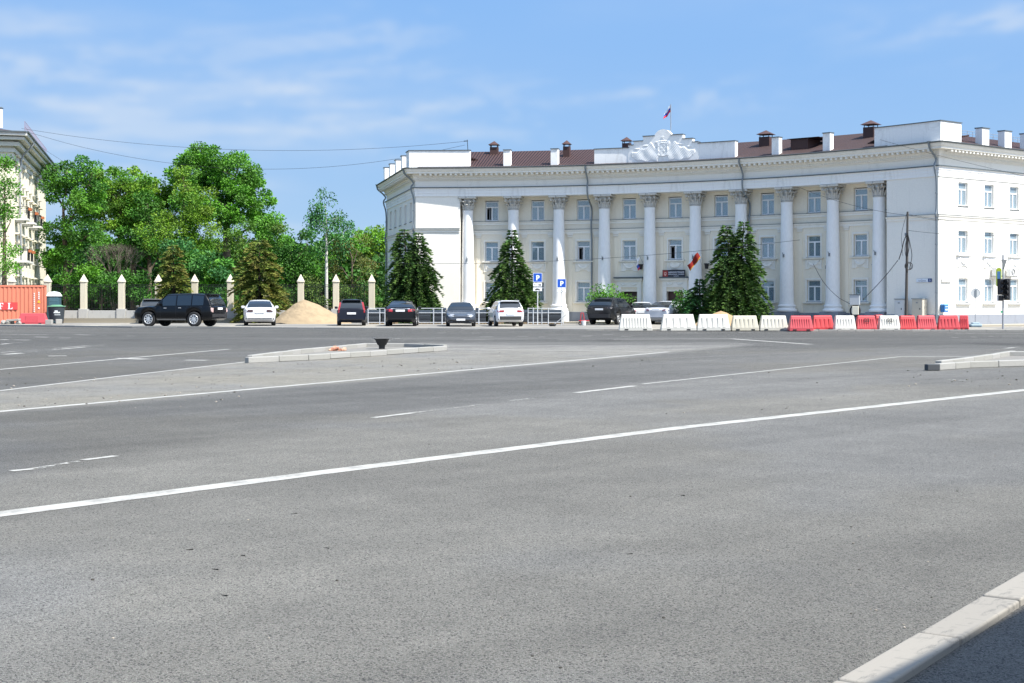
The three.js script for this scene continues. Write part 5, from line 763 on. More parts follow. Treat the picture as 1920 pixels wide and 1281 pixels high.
{
  const st = canvasTex(512, 96, (c, w, h) => { c.fillStyle = '#dfe6ee'; c.fillRect(0, 0, w, h); c.fillStyle = '#123a78'; c.fillRect(w - 120, 0, 120, h); c.fillStyle = '#1a2f57'; c.font = 'bold 54px sans-serif'; c.textBaseline = 'middle'; c.fillText('Гагарина', 70, 58); c.font = '20px sans-serif'; c.fillText('улица', 150, 16); c.fillStyle = '#eef3f8'; c.font = 'bold 70px sans-serif'; c.textAlign = 'center'; c.fillText('3', w - 60, h / 2 + 4); });
  const m = boxOn('street_sign', rbox(1.15, 0.24, 0.05, 0, 0, 0, 0.02, 1), M.galv, 38.45, 0.03, 2.95, 'blue and white street name plate on the right pavilion', 'sign'); mesh('sign_face', new THREE.PlaneGeometry(1.13, 0.22).translate(0, 0, 0.027), std(1, 1, 1, 0.5, { map: st }), m);
  const m2 = boxOn('blank_sign', rbox(0.95, 0.24, 0.1, 0, 0, 0, 0.02, 1), std(0.75, 0.75, 0.74, 0.5), ARC.s1 + 0.75, 0.06, 2.95, 'plain white light box on the sunlit side wall', 'sign'); mesh('end_panel', rbox(0.18, 0.2, 0.02, 0.36, 0, 0.055, 0.005, 1), std(0.8, 0.8, 0.8, 0.4), m2);
  const bd = canvasTex(512, 160, (c, w, h) => { c.fillStyle = '#161a2c'; c.fillRect(0, 0, w, h); c.fillStyle = '#8d2f2a'; c.fillRect(0, 0, 120, h); c.fillStyle = '#d3a49a'; c.beginPath(); c.moveTo(32, 46); c.lineTo(88, 46); c.lineTo(88, 90); c.quadraticCurveTo(84, 116, 60, 124); c.quadraticCurveTo(36, 116, 32, 90); c.fill(); c.fillStyle = '#8d2f2a'; c.fillRect(46, 60, 28, 30); c.fillStyle = '#d9dbe2'; c.textAlign = 'center'; c.textBaseline = 'middle'; c.font = 'bold 42px sans-serif'; c.fillText('АДМИНИСТРАЦИЯ', 316, 44, 370); for (let i = 0; i < 19; i++) if (i !== 11) { c.fillRect(132 + i * 19.5, 78, 4, 28); c.fillRect(142 + i * 19.5, 78, 4, 28); c.fillRect(132 + i * 19.5, 78 + (i * 7 % 3) * 12, 14, 4); } for (let i = 0; i < 9; i++) { c.fillRect(258 + i * 13, 124, 3, 17); c.fillRect(264 + i * 13, 124, 3, 17); c.fillRect(258 + i * 13, 124 + (i * 5 % 3) * 7, 9, 3); } });
  const n = boxOn('name_board', rbox(1.72, 0.56, 0.08, 0, 0, 0, 0.02, 1), M.black, bays[4], REC + 0.3, 3.62, 'dark name board with red crest above the middle entrance', 'sign'); mesh('sign_face', new THREE.PlaneGeometry(1.66, 0.5).translate(0, 0, 0.042), std(1, 1, 1, 0.5, { map: bd }), n); mesh('bracket', [box(0.05, 0.5, 0.28, -0.7, 0, -0.16), box(0.05, 0.5, 0.28, 0.7, 0, -0.16)], M.pipe, n);
  // wall lanterns beside the entrances
  for (const [s, label] of [[bays[3] + 0.95, 'black wall lantern between the left and middle entrances'], [bays[5] - 0.95, 'black wall lantern right of the red flag']]) { const q = place(s, REC + 0.35, 4.0), l = thing('wall_lantern', label, 'lantern', [q[0], 3.95, q[2]], turnAt(s), 'lanterns by the entrances'); mesh('lamp_body', [new THREE.CylinderGeometry(0.17, 0.1, 0.34, 6).translate(0, 0.17, 0)], M.black, l); mesh('lamp_top', new THREE.CylinderGeometry(0.19, 0.19, 0.05, 6).translate(0, 0.366, 0), M.black, l); mesh('bracket', [box(0.05, 0.05, 0.36, 0, 0.05, -0.18), box(0.12, 0.2, 0.03, 0, 0.05, -0.335)], M.black, l); }
  const sb = boxOn('small_box', rbox(0.28, 0.24, 0.14, 0, 0, 0.07, 0.01, 1), std(0.1, 0.1, 0.1, 0.6), bays[7] + 1.05, REC, 3.95, 'tiny dark junction box left of the ninth window', 'box'); void sb;
  const plq = boxOn('wall_plaque', rbox(0.5, 0.42, 0.05, 0, 0, 0.03, 0.01, 1), std(0.10, 0.11, 0.12, 0.4), bays[5] - 0.15, REC, 3.62, 'dark grey plaque above the right entrance', 'plaque'); void plq;
  const vnt = boxOn('vent_cap', [new THREE.CylinderGeometry(0.08, 0.1, 0.16, 10).rotateX(Math.PI / 2).translate(0, 0, 0.08), box(0.22, 0.03, 0.2, 0, 0.1, 0.1)], M.pipe, bays[8] + 1.0, REC, 3.95, 'small grey vent cap by the rightmost bay', 'vent'); void vnt;
}
function cloth(w, h, f, cols) {                                            // hanging flag, stripes as separate pieces
  return cols.map(([v0, v1]) => quadGrid(20, 4, (u, v) => f(u, lerp(v0, v1, v))));
}
{
  // national flag on the roof, hanging slack
  const o = place(19.15, 0.36, 11.46), t = turnAt(19.15), q = [o[0] + Math.cos(t) * 0.5, 15.0, o[2] - Math.sin(t) * 0.5], F = thing('roof_flag', 'small white, blue and red flag on the pediment flagpole', 'flag', q, t);
  const f = (u, v) => [-0.03 - u * 0.42 - 0.08 * v * u, 0.62 - v * 0.5 - u * 0.52 + 0.03 * Math.sin(u * 9), 0.1 * Math.sin(u * 6 + v * 2) * u], G = cloth(1, 1, f, [[0, 0.333], [0.333, 0.667], [0.667, 1]]);
  [std(0.8, 0.8, 0.82, 0.8), std(0.02, 0.06, 0.35, 0.8), std(0.6, 0.02, 0.04, 0.8)].forEach((m, i) => mesh('stripe', G[i], m, F)); mesh('staff', rod([0, -0.05, 0], [0, 0.7, 0], 0.02), M.galv, F);
}
{
  // red and yellow flag on a slanted staff left of the lantern
  const q = at(1316, 490, 96.6), F = thing('red_flag', 'red flag with a yellow edge flying from a slanted staff', 'flag', q, 0);
  mesh('staff', rod([0.05, -0.25, -0.4], [-0.36, 0.66, 0.3], 0.018), M.galv, F);
  const f = (u, v) => [-0.34 + v * 0.24 - u * 0.68 - 0.03 * Math.sin(u * 8), 0.60 - v * 0.34 - u * 0.93 + 0.05 * Math.sin(u * 7 + v * 3), 0.27 - v * 0.2 + 0.08 * Math.sin(u * 9) - u * 0.1], G = cloth(1, 1, f, [[0, 0.86], [0.86, 1]]);
  mesh('red_field', G[0], std(0.26, 0.014, 0.01, 0.85), F); mesh('yellow_edge', G[1], std(0.5, 0.27, 0.03, 0.85), F);
  const s2 = colS[4] - 0.62, q2 = place(s2, -0.25, 4.4), F2 = thing('slack_flag', 'white and blue flag hanging slack left of the fifth column', 'flag', q2, turnAt(s2));
  mesh('staff', rod([0.15, -0.35, -0.75], [0, 0.55, 0.25], 0.018), M.galv, F2); const f2 = (u, v) => [-0.02 - u * 0.16 + 0.04 * Math.sin(v * 9), 0.5 - v * 0.95 - u * 0.2, 0.2 + 0.06 * Math.sin(u * 7 + v * 4)], G2 = cloth(1, 1, f2, [[0, 0.55], [0.55, 0.78], [0.78, 1]]); [std(0.8, 0.8, 0.82, 0.8), std(0.05, 0.09, 0.35, 0.8), std(0.45, 0.06, 0.1, 0.8)].forEach((m, i) => mesh('stripe', G2[i], m, F2));
}
{
  // overhead wires
  const sag = (a, b, d, n = 8) => [...Array(n + 1)].map((_, i) => { const t = i / n; return [lerp(a[0], b[0], t), lerp(a[1], b[1], t) - d * 4 * t * (1 - t), lerp(a[2], b[2], t)]; });
  const wire = (a, b, d, label, r = 0.011) => tag(mesh('overhead_wire', tube(sag(a, b, d), r, 40, 4), M.cable), label, 'wire', 'overhead wires');
  const mast = at(876, 262, 104), mb = at(879, 284, 104); const mt = thing('roof_mast', 'thin leaning wire mast at the left end of the roof', 'mast', [mb[0], mb[1] - 0.9, mb[2]]); mesh('mast_rod', rod([0, 0, 0], [mast[0] - mb[0], mast[1] - mb[1] + 0.9, 0], 0.03, 0.025, 6), M.iron, mt); mesh('insulator', box(0.3, 0.05, 0.05, mast[0] - mb[0] - 0.1, mast[1] - mb[1] + 0.8, 0), M.iron, mt);
  wire(at(40, 241, 108), at(874, 265, 104), 1.15, 'upper wire from the left house to the roof mast'); wire(at(46, 246, 108), at(872, 272, 104), 2.35, 'lower wire from the left house to the roof mast'); wire(at(42, 250, 109), at(160, 325, 122), 0.2, 'short wire dropping from the left house into the trees');
  wire(at(690, 492, 100), at(1500, 450, 82), 0.55, 'wire crossing low in front of the colonnade');
  wire(at(1500, 352, 90), at(1702, 404, 83.6), 0.25, 'wire from the colonnade to the utility pole'); wire(at(1702, 402, 83.6), at(1990, 420, 80), 0.3, 'upper wire from the utility pole to the right'); wire(at(1701, 432, 83.6), at(1990, 436, 80), 0.25, 'lower wire from the utility pole to the right'); wire(at(1702, 404, 83.6), at(1990, 445, 84), 0.1, 'thin slanting wire from the pole across the side wall', 0.009);
  wire(at(1650, 262, 84), at(1990, 345, 80), 0.1, 'long slanting wire before the right cornice', 0.009);
  tag(mesh('loose_cable', tube([at(1684, 488, 83.6), at(1665, 512, 83.8), at(1640, 540, 84), at(1618, 562, 84)], 0.02, 24, 4), M.cable), 'black cable from the utility pole down to the meter box', 'cable');
  tag(mesh('loose_cable', tube([at(1525, 495, 90.5), at(1545, 530, 88), at(1570, 556, 86), at(1594, 570, 84)], 0.02, 24, 4), M.cable), 'black cable from a window plaque down to the meter box', 'cable');
  // utensils left on the lot: leaning board, red frame, low basin, white slabs
  const p = gp(1036, 612, LOT), w = thing('tilted_lid', 'dark low basin with a leaning rod on the empty parking space', 'basin', [p[0], LOT, p[2]]); mesh('basin', new THREE.CylinderGeometry(0.26, 0.18, 0.14, 16).translate(0, 0.07, 0), std(0.04, 0.04, 0.04, 0.6), w); mesh('leaning_rod', rod([0.1, 0.12, 0], [0.85, 0.72, -0.3], 0.02), M.galv, w);
  const r = gp(1088, 610, LOT), rk = thing('red_cart', 'small red trolley frame with white bucket on the parking space', 'trolley', [r[0], LOT, r[2]]); mesh('frame', [rod([0, 0.1, 0], [0.05, 0.8, 0], 0.025), rod([0.3, 0.1, 0], [0.2, 0.8, 0], 0.025), rod([-0.1, 0.3, 0], [0.6, 0.3, 0], 0.03), rod([0.05, 0.8, 0], [0.2, 0.8, 0], 0.025)], std(0.45, 0.02, 0.03, 0.5), rk); mesh('bucket', new THREE.CylinderGeometry(0.16, 0.13, 0.3, 14).translate(0.22, 0.15, 0.25), std(0.75, 0.75, 0.74, 0.5), rk); mesh('wheel', [new THREE.TorusGeometry(0.1, 0.03, 6, 14).translate(0, 0.13, 0)], M.black, rk);
  const cb = at(1300, 598, 95), cw = thing('concrete_panel_stack', 'pale concrete panels stacked behind the silver car', 'panel stack', [cb[0] + 0.5, LOT, cb[2]], 0.1); mesh('panel', rbox(2.1, 0.95, 0.25, -0.2, 0.475, 0, 0.02, 1), M.concrete, cw); mesh('panel', rbox(2.0, 0.95, 0.25, 2.1, 0.475, 0.02, 0.02, 1), M.concrete, cw); mesh('gap_board', rbox(0.35, 0.9, 0.2, 1.0, 0.45, 0.06, 0.02, 1), std(0.1, 0.1, 0.1, 0.7), cw);
  const sd = quadGrid(40, 20, (u, v) => { const th = u * 6.2832, r0 = 1 - v; return [Math.cos(th) * r0 * 1.9, 0.95 * (1 - r0 ** 1.2) + 0.05 * fbm(Math.cos(th) * 4, r0 * 6, 2), Math.sin(th) * r0 * 1.0]; }); const sp2 = at(1352, 600, 89), sm = mesh('earth_heap', sd, std(0.36, 0.25, 0.14, 0.95)); sm.position.set(sp2[0], LOT - 0.02, sp2[2]); tag(sm, 'low heap of tan earth behind the white barriers', 'earth heap');
}
// ---------------------------------------------------------------- trees and shrubs
function leafMat(rough = 0.65, tr = 0.28) { return new THREE.MeshPhysicalMaterial({ color: 0xffffff, vertexColors: true, roughness: rough, metalness: 0, transmission: tr, thickness: 0, ior: 1.3, side: THREE.DoubleSide }); }
const LEAF = leafMat(0.6, 0.34), NEEDLE = leafMat(0.7, 0.15);
const barkTex = plasterTex([0.13, 0.10, 0.075], [0.06, 0.05, 0.04], 151, 1), BARK = std(1, 1, 1, 0.95, { map: rep(barkTex, 1) });
const DARKBARK = std(0.04, 0.03, 0.022, 0.95);
const BIRCH = std(1, 1, 1, 0.9, { map: rep(plasterTex([0.62, 0.60, 0.56], [0.10, 0.09, 0.085], 157, 1), 1.3) });
class Leaves {
  constructor(seed) { this.p = []; this.n = []; this.c = []; this.R = rng(seed); }
  leaf(x, y, z, ax, ay, az, len, wid, col) {                               // a pointed leaf or spray, folded along its middle
    const R = this.R; let bx = R() - 0.5, by = R() - 0.5, bz = R() - 0.5; const d = bx * ax + by * ay + bz * az; bx -= d * ax; by -= d * ay; bz -= d * az; const l = Math.hypot(bx, by, bz) || 1; bx = bx / l * wid; by = by / l * wid; bz = bz / l * wid;
    const P = [[x, y, z], [x + ax * len * 0.5 + bx, y + ay * len * 0.5 + by, z + az * len * 0.5 + bz], [x + ax * len, y + ay * len, z + az * len], [x + ax * len * 0.5 - bx, y + ay * len * 0.5 - by, z + az * len * 0.5 - bz]];
    this.p.push(...P[0], ...P[1], ...P[2], ...P[0], ...P[2], ...P[3]); for (let i = 0; i < 6; i++) this.c.push(...col);
  }
  geo() { const g = new THREE.BufferGeometry(); g.setAttribute('position', new THREE.Float32BufferAttribute(this.p, 3)); g.setAttribute('color', new THREE.Float32BufferAttribute(this.c, 3)); g.computeVertexNormals(); g.setAttribute('uv', new THREE.Float32BufferAttribute(new Float32Array(this.p.length / 3 * 2), 2)); return g; }
}
const GREENS = { mid: [0.085, 0.25, 0.018], bright: [0.135, 0.35, 0.022], yellow: [0.20, 0.34, 0.022], dark: [0.055, 0.185, 0.022], blue: [0.055, 0.20, 0.055], olive: [0.12, 0.18, 0.026], brown: [0.18, 0.165, 0.034], spruce: [0.032, 0.088, 0.016], spruceTip: [0.08, 0.15, 0.02] };
// broadleaf: lobes [dx, y, dz, rx, ry, rz]; clumps of leaves fill the outer part of every lobe
function broadleaf(name, label, pos, lobes, o = {}) {
  const { seed = 1, hue = 'mid', leaf = 0.3, per = 210, density = 1, trunkR = 0.25, droop = 0, bark = BARK, group, hue2 = hue, category = 'tree', crownName = 'crown', lean = 0 } = o;
  const t = thing(name, label, category, pos, 0, group), L = new Leaves(seed), R = L.R, limbs = []; const c0 = GREENS[hue], c1 = GREENS[hue2];
  const yMin = Math.min(...lobes.map((l) => l[1] - l[4])), fork = Math.max(0.4, yMin + 0.3); const top = Math.max(...lobes.map((l) => l[1])); 
  limbs.push(rod([0, -0.1, 0], [lean * 0.4, fork, 0], trunkR * 1.15, trunkR * 0.85, 9), rod([lean * 0.4, fork - 0.05, 0], [lean, lerp(fork, top, 0.75), 0], trunkR * 0.85, trunkR * 0.25, 8));
  for (const [lx, ly, lz, rx, ry, rz] of lobes) {
    const area = Math.pow((rx * ry + ry * rz + rx * rz) / 3, 1.0), n = Math.max(5, Math.round(area * 4.6 * density));
    const y0 = clamp(ly - ry * 1.2, fork * 0.8, top); limbs.push(rod([lean * 0.5, y0, 0], [lx, ly, lz], trunkR * 0.4, trunkR * 0.12, 6));
    for (let i = 0; i < n; i++) {
      const th = R() * 6.2832, cz = R() * 2 - 1, sr = Math.sqrt(1 - cz * cz), rr = 0.45 + 0.62 * Math.pow(R(), 0.6), cx = lx + Math.cos(th) * sr * rx * rr, cy = ly + cz * ry * rr, cd = lz + Math.sin(th) * sr * rz * rr;
      if (i % 3 === 0) limbs.push(rod([lerp(lx, cx, 0.05), lerp(ly, cy, 0.05) - 0.1, lerp(lz, cd, 0.05)], [cx, cy, cd], trunkR * 0.12, 0.015, 4));
      const cr = (0.55 + R() * 0.5) * (o.clump || 1), tone = 0.75 + 0.5 * R(), mixv = R() ** 1.5, m = Math.round(per * (0.7 + 0.6 * R()));
      for (let k = 0; k < m; k++) {
        const a = R() * 6.2832, b = R() * 2 - 1, s = Math.sqrt(1 - b * b), q = Math.pow(R(), 0.45) * cr, ox = Math.cos(a) * s, oz = Math.sin(a) * s;
        let ax = ox * 0.7 + (R() - 0.5) * 1.2, ay = b * 0.4 + (R() - 0.5) * 0.9 - droop, az = oz * 0.7 + (R() - 0.5) * 1.2; const l = Math.hypot(ax, ay, az) || 1;
        const v = tone * (0.8 + 0.4 * R()); L.leaf(cx + ox * q, cy + b * q * (0.7 + droop * 0.9) - droop * q * 0.5, cd + oz * q, ax / l, ay / l, az / l, leaf * 0.72 * (0.6 + 0.7 * R()), leaf * 0.74 * (0.28 + 0.16 * R()), [0, 1, 2].map((h) => lerp(c0[h], c1[h], mixv) * v));
      }
    }
  }
  mesh('trunk', limbs, bark, t); mesh(crownName, L.geo(), LEAF, t); return t;
}
// conifer: whorls of drooping branches carrying flat sprays
function conifer(name, label, pos, H, rad, o = {}) {
  const { seed = 1, hue = 'spruce', tip = 'spruceTip', tops = [[0, 0, 1]], dens = 1, spray = 0.33, group, gap = 0.2, sag = 0.35, shape = 0.85, category = 'spruce' } = o;
  const t = thing(name, label, category, pos, 0, group), L = new Leaves(seed), R = L.R, limbs = []; const c0 = GREENS[hue], c1 = GREENS[tip];
  for (const [tx, tz, k] of tops) {
    const h = H * k; limbs.push(rod([tx * 0.2, -0.1, tz * 0.2], [tx, h * 0.98, tz], 0.16, 0.02, 7));
    for (let y = 0.25; y < h * 0.985; y += gap * (0.8 + 0.4 * R())) {
      const f = 1 - y / h, r = rad * Math.pow(f, shape) * (tops.length > 1 ? 0.86 : 1) * (0.78 + 0.44 * fbm(y * 1.3 + seed, tx * 5, 2)), n = Math.max(3, Math.round((6 + 12 * f) * dens));
      for (let i = 0; i < n; i++) {
        const a = R() * 6.2832, rl = Math.max(0.18, r * (0.62 + 0.55 * R())), ca = Math.cos(a), sa = Math.sin(a), px = tx * Math.min(1, 0.2 + y / h), pz = tz * Math.min(1, 0.2 + y / h);
        const drop = sag * rl * (0.5 + f), m = Math.max(3, Math.round(rl / 0.062)); const tone = 0.7 + 0.6 * R(), tipf = R();
        for (let s = 0; s < m; s++) {
          const q = 0.18 + 0.82 * (s + R()) / m, x = px + ca * rl * q, z = pz + sa * rl * q, yy = y + 0.25 * rl * q * (1 - q) * 2 - drop * q * q + (R() - 0.5) * 0.08;
          for (let w = 0; w < 3; w++) { const side = (R() - 0.5) * 2.2; let ax = ca + -sa * side, az = sa + ca * side, ay = 0.28 - 0.7 * R(); const l = Math.hypot(ax, ay, az); const g = clamp(q * q * tipf * 1.2), v = tone * (0.75 + 0.5 * R()); L.leaf(x, yy, z, ax / l, ay / l, az / l, spray * (0.55 + 0.6 * R()), spray * (0.09 + 0.06 * R()), [0, 1, 2].map((c) => lerp(c0[c], c1[c], g) * v)); }
        }
      }
    }
  }
  mesh('trunk', limbs, DARKBARK, t); mesh('crown', L.geo(), NEEDLE, t); return t;
}
const foot = (px, D, y = PATH) => [(px - 960) / FOCAL * D, y, -D];
const HT = (py, D) => EYE + (HORIZON - py) / FOCAL * D - PATH;             // height above the path of something seen at row py
// lobes given in the frame: [px, py, half width px, half height px, depth offset]
function lobesAt(px0, D, list) { const k = D / FOCAL; return list.map(([px, py, rx, ry, dz = 0]) => [(px - px0) * k, HT(py, D), dz, rx * k, ry * k, rx * k * 0.85]); }
{
  const tr = 'trees of the park behind the fence';
  broadleaf('linden_tree', 'tallest dense green tree in the middle of the park', foot(425, 138), lobesAt(425, 138, [[395, 305, 55, 34], [445, 330, 48, 38, 1], [470, 380, 36, 36], [430, 385, 50, 42, 2], [350, 335, 40, 40, -1], [380, 370, 45, 40, 1], [475, 345, 28, 30, -1], [490, 420, 22, 22]]), { seed: 3, hue: 'mid', hue2: 'bright', leaf: 0.34, trunkR: 0.42, group: tr, density: 1.1 });
  broadleaf('larch_tree', 'yellow-green feathery tree standing before the tallest tree', foot(345, 127), lobesAt(345, 127, [[345, 345, 28, 34], [335, 395, 48, 36], [370, 420, 44, 34], [310, 440, 40, 34, 1], [355, 465, 50, 30], [395, 385, 22, 26]]), { seed: 4, hue: 'yellow', hue2: 'mid', leaf: 0.26, trunkR: 0.25, group: tr });
  broadleaf('maple_tree', 'green tree with dark trunk just right of the left house', foot(128, 125), lobesAt(128, 125, [[125, 325, 42, 34], [165, 345, 30, 34], [150, 385, 44, 34], [100, 360, 26, 28], [125, 430, 42, 32], [165, 440, 32, 34], [140, 495, 50, 30], [105, 470, 26, 28]]), { seed: 5, hue: 'dark', hue2: 'bright', leaf: 0.3, trunkR: 0.34, group: tr, lean: -0.5 });
  broadleaf('elm_tree', 'rounded green tree second from the left house', foot(225, 136), lobesAt(225, 136, [[190, 345, 26, 26], [225, 360, 40, 32], [258, 345, 26, 24], [245, 400, 42, 34], [205, 410, 32, 32], [285, 385, 26, 36]]), { seed: 6, hue: 'mid', hue2: 'yellow', leaf: 0.3, trunkR: 0.28, group: tr });
  broadleaf('ash_tree', 'dark green tree filling the gap left of the tallest one', foot(280, 134), lobesAt(280, 134, [[275, 375, 18, 44], [285, 430, 36, 34], [245, 455, 36, 30], [300, 475, 34, 30], [210, 470, 30, 34]]), { seed: 7, hue: 'dark', hue2: 'mid', leaf: 0.3, trunkR: 0.25, group: tr });
  broadleaf('young_maple', 'low bright green maple behind the fence below the tallest tree', foot(370, 124), lobesAt(370, 124, [[360, 505, 34, 30], [395, 500, 34, 32], [335, 470, 28, 26], [410, 540, 28, 24], [350, 545, 34, 22]]), { seed: 8, hue: 'blue', hue2: 'bright', leaf: 0.32, trunkR: 0.12, group: tr });
  broadleaf('hazel_bush', 'leafy green bush behind the fence next to the brownish thuja', foot(440, 126), lobesAt(440, 126, [[440, 480, 30, 34], [470, 445, 34, 34], [510, 450, 24, 26], [445, 540, 30, 26]]), { seed: 9, hue: 'mid', hue2: 'olive', leaf: 0.28, trunkR: 0.12, group: tr });
  broadleaf('alder_tree', 'round-topped green tree right of the tallest tree', foot(498, 134), lobesAt(498, 134, [[505, 430, 26, 24], [480, 440, 26, 24], [520, 470, 22, 20], [500, 480, 30, 26]]), { seed: 10, hue: 'bright', hue2: 'mid', leaf: 0.3, trunkR: 0.2, group: tr });
  broadleaf('birch_tree', 'slender birch with pale trunk and drooping blue-green twigs', foot(612, 126), lobesAt(612, 126, [[610, 385, 20, 26], [585, 405, 14, 18], [632, 405, 16, 26], [608, 430, 24, 28], [645, 435, 12, 20], [600, 462, 18, 20]]), { seed: 11, hue: 'blue', hue2: 'dark', leaf: 0.26, droop: 0.8, trunkR: 0.15, bark: BIRCH, group: tr, clump: 0.85, density: 1.2, per: 110 });
  broadleaf('chestnut_tree', 'dark green tree left of the birch', foot(550, 131), lobesAt(550, 131, [[545, 470, 24, 26], [575, 460, 26, 30], [555, 510, 34, 34], [590, 520, 24, 30], [530, 530, 22, 28]]), { seed: 12, hue: 'dark', hue2: 'mid', leaf: 0.3, trunkR: 0.2, group: tr });
  broadleaf('poplar_tree', 'light green tree top beside the left end of the white building', foot(695, 146), lobesAt(695, 146, [[700, 440, 22, 22], [680, 455, 22, 24], [712, 475, 22, 34], [690, 500, 24, 30]]), { seed: 13, hue: 'yellow', hue2: 'bright', leaf: 0.3, trunkR: 0.2, group: tr });
  broadleaf('rowan_tree', 'brownish sparse tree between the birch and the building', foot(660, 128), lobesAt(660, 128, [[650, 455, 22, 24], [670, 470, 28, 28], [640, 500, 26, 26], [680, 510, 28, 26], [660, 545, 40, 26]]), { seed: 14, hue: 'olive', hue2: 'brown', leaf: 0.26, trunkR: 0.18, group: tr, density: 0.8, per: 90 });
  broadleaf('lilac_bush', 'dark leafy bush behind the fence left of the black car', foot(190, 124.5), lobesAt(190, 124.5, [[170, 540, 30, 30], [205, 545, 30, 26], [235, 525, 30, 32], [265, 540, 26, 28], [130, 545, 24, 26]]), { seed: 15, hue: 'dark', hue2: 'mid', leaf: 0.28, trunkR: 0.1, group: tr, category: 'bush' });
  broadleaf('privet_bush', 'dark undergrowth behind the fence right of the sand heap', foot(640, 124), lobesAt(640, 124, [[600, 550, 30, 26], [645, 560, 30, 22], [685, 560, 28, 24], [560, 560, 24, 22], [520, 560, 24, 22]]), { seed: 16, hue: 'dark', hue2: 'olive', leaf: 0.26, trunkR: 0.08, group: tr, category: 'bush' });
  broadleaf('elder_bush', 'shaded bush behind the fence between the two thujas', foot(400, 123), lobesAt(400, 123, [[395, 560, 32, 22], [440, 560, 28, 24], [470, 565, 26, 22], [345, 565, 30, 22], [300, 560, 28, 24]]), { seed: 17, hue: 'dark', hue2: 'mid', leaf: 0.26, trunkR: 0.08, group: tr, category: 'bush' });
  broadleaf('oak_tree', 'broad light green tree between the left house trees and the tallest one', foot(250, 141), lobesAt(250, 141, [[205, 350, 34, 30], [250, 345, 36, 32], [295, 365, 34, 36], [230, 400, 40, 36], [280, 420, 40, 36], [180, 400, 34, 36], [320, 400, 30, 34]]), { seed: 18, hue: 'yellow', hue2: 'bright', leaf: 0.34, trunkR: 0.3, group: tr });
  broadleaf('acacia_tree', 'bright green tree low between the tallest tree and the birch', foot(540, 142), lobesAt(540, 142, [[510, 460, 30, 26], [545, 480, 34, 30], [580, 490, 30, 28], [625, 470, 34, 34], [655, 450, 26, 26]]), { seed: 19, hue: 'bright', hue2: 'mid', leaf: 0.32, trunkR: 0.2, group: tr });
  broadleaf('larch_tree', 'feathery green larch at the left edge before the cream house', foot(8, 105), lobesAt(8, 105, [[12, 300, 10, 16], [18, 335, 18, 16], [10, 370, 22, 20], [20, 415, 24, 20], [8, 455, 26, 20], [22, 495, 26, 18], [0, 410, 24, 24]]), { seed: 20, hue: 'mid', hue2: 'bright', leaf: 0.24, trunkR: 0.2, per: 110, density: 1.3 });
  // bare grey shrub caught among the leaves
  { const p = foot(214, 129), s = thing('dead_shrub', 'bare grey-brown dead shrub among the park trees on the left', 'shrub', p, 0, tr), R = rng(40), G = []; const grow = (a, d, len, r, n) => { const b = [a[0] + d[0] * len, a[1] + d[1] * len, a[2] + d[2] * len]; G.push(rod(a, b, r, r * 0.6, 4)); if (n) for (let i = 0; i < (n > 2 ? 3 : 4); i++) { const e = [d[0] + (R() - 0.5) * 1.1, d[1] + (R() - 0.35) * 0.5, d[2] + (R() - 0.5) * 1.1], l = Math.hypot(...e); grow(b, e.map((v) => v / l), len * 0.72, r * 0.55, n - 1); } }; for (let i = 0; i < 4; i++) grow([0, 0, 0], [(i - 1.5) * 0.13, 0.95, (R() - 0.5) * 0.3], 2.5, 0.05, 4); mesh('branch', G, std(0.17, 0.145, 0.12, 0.95), s); }
  // the wood deeper in the park reads as one mass
  {
    const L = new Leaves(99), R = L.R; for (let i = 0; i < 1300; i++) { const px = lerp(60, 735, R()), D = lerp(142, 172, R()), top = 470 + 46 * (fbm(px * 0.02, D * 0.1, 2) - 0.5), py = lerp(top, 585, R()), [x, y, z] = at(px, py, D), tone = 0.6 + 0.5 * R(); for (let k = 0; k < 55; k++) { const a = R() * 6.28, b = R() * 2 - 1, s = Math.sqrt(1 - b * b), q = Math.pow(R(), 0.5) * 1.3; let ax = R() - 0.5, ay = R() - 0.5, az = R() - 0.5; const l = Math.hypot(ax, ay, az); L.leaf(x + Math.cos(a) * s * q, Math.max(0.2, y + b * q), z + Math.sin(a) * s * q, ax / l, ay / l, az / l, 0.5, 0.2, GREENS.dark.map((v) => v * tone)); } }
    const m = mesh('woodland', L.geo(), LEAF); m.userData = { kind: 'stuff', label: 'mass of dark foliage deep in the park', category: 'woodland' };
    const bed = poly([[-60, -103.6], [-11.2, -103.6], [-11.2, -190], [-60, -190]], 0.385); struct('park_ground', bed, std(0.05, 0.07, 0.025, 1));
  }
  // conifers
  conifer('thuja', 'small brownish thuja in front of the fence behind the black car', foot(325, 101, 0.3), HT(463, 101), 1.5, { seed: 22, hue: 'olive', tip: 'brown', dens: 1.0, shape: 0.5, sag: 0.1, category: 'thuja' });
  conifer('thuja', 'large brownish thuja in front of the fence left of the sand heap', foot(486, 100.5), HT(447, 100.5), 2.2, { seed: 23, hue: 'olive', tip: 'brown', dens: 1.0, shape: 0.5, sag: 0.15, spray: 0.34, category: 'thuja' });
  conifer('spruce', 'leftmost twin-topped spruce against the white end pavilion', foot(772, 100), HT(426, 100), 2.75, { seed: 24, tops: [[-0.55, 0, 1], [0.5, 0.2, 0.95]], dens: 1.0, shape: 0.66, sag: 0.5, group: 'spruces before the building' });
  conifer('spruce', 'pointed single-topped spruce beside the tall parking sign', foot(960, 98.5), HT(430, 98.5), 2.4, { seed: 25, dens: 1.2, shape: 0.74, sag: 0.5, hue: 'spruce', group: 'spruces before the building' });
  conifer('spruce', 'largest twin-topped spruce behind the white barriers', foot(1380, 92), HT(413, 92), 2.6, { seed: 26, tops: [[-0.6, 0, 0.97], [0.5, 0.2, 1]], dens: 1.0, shape: 0.72, sag: 0.5, group: 'spruces before the building' });
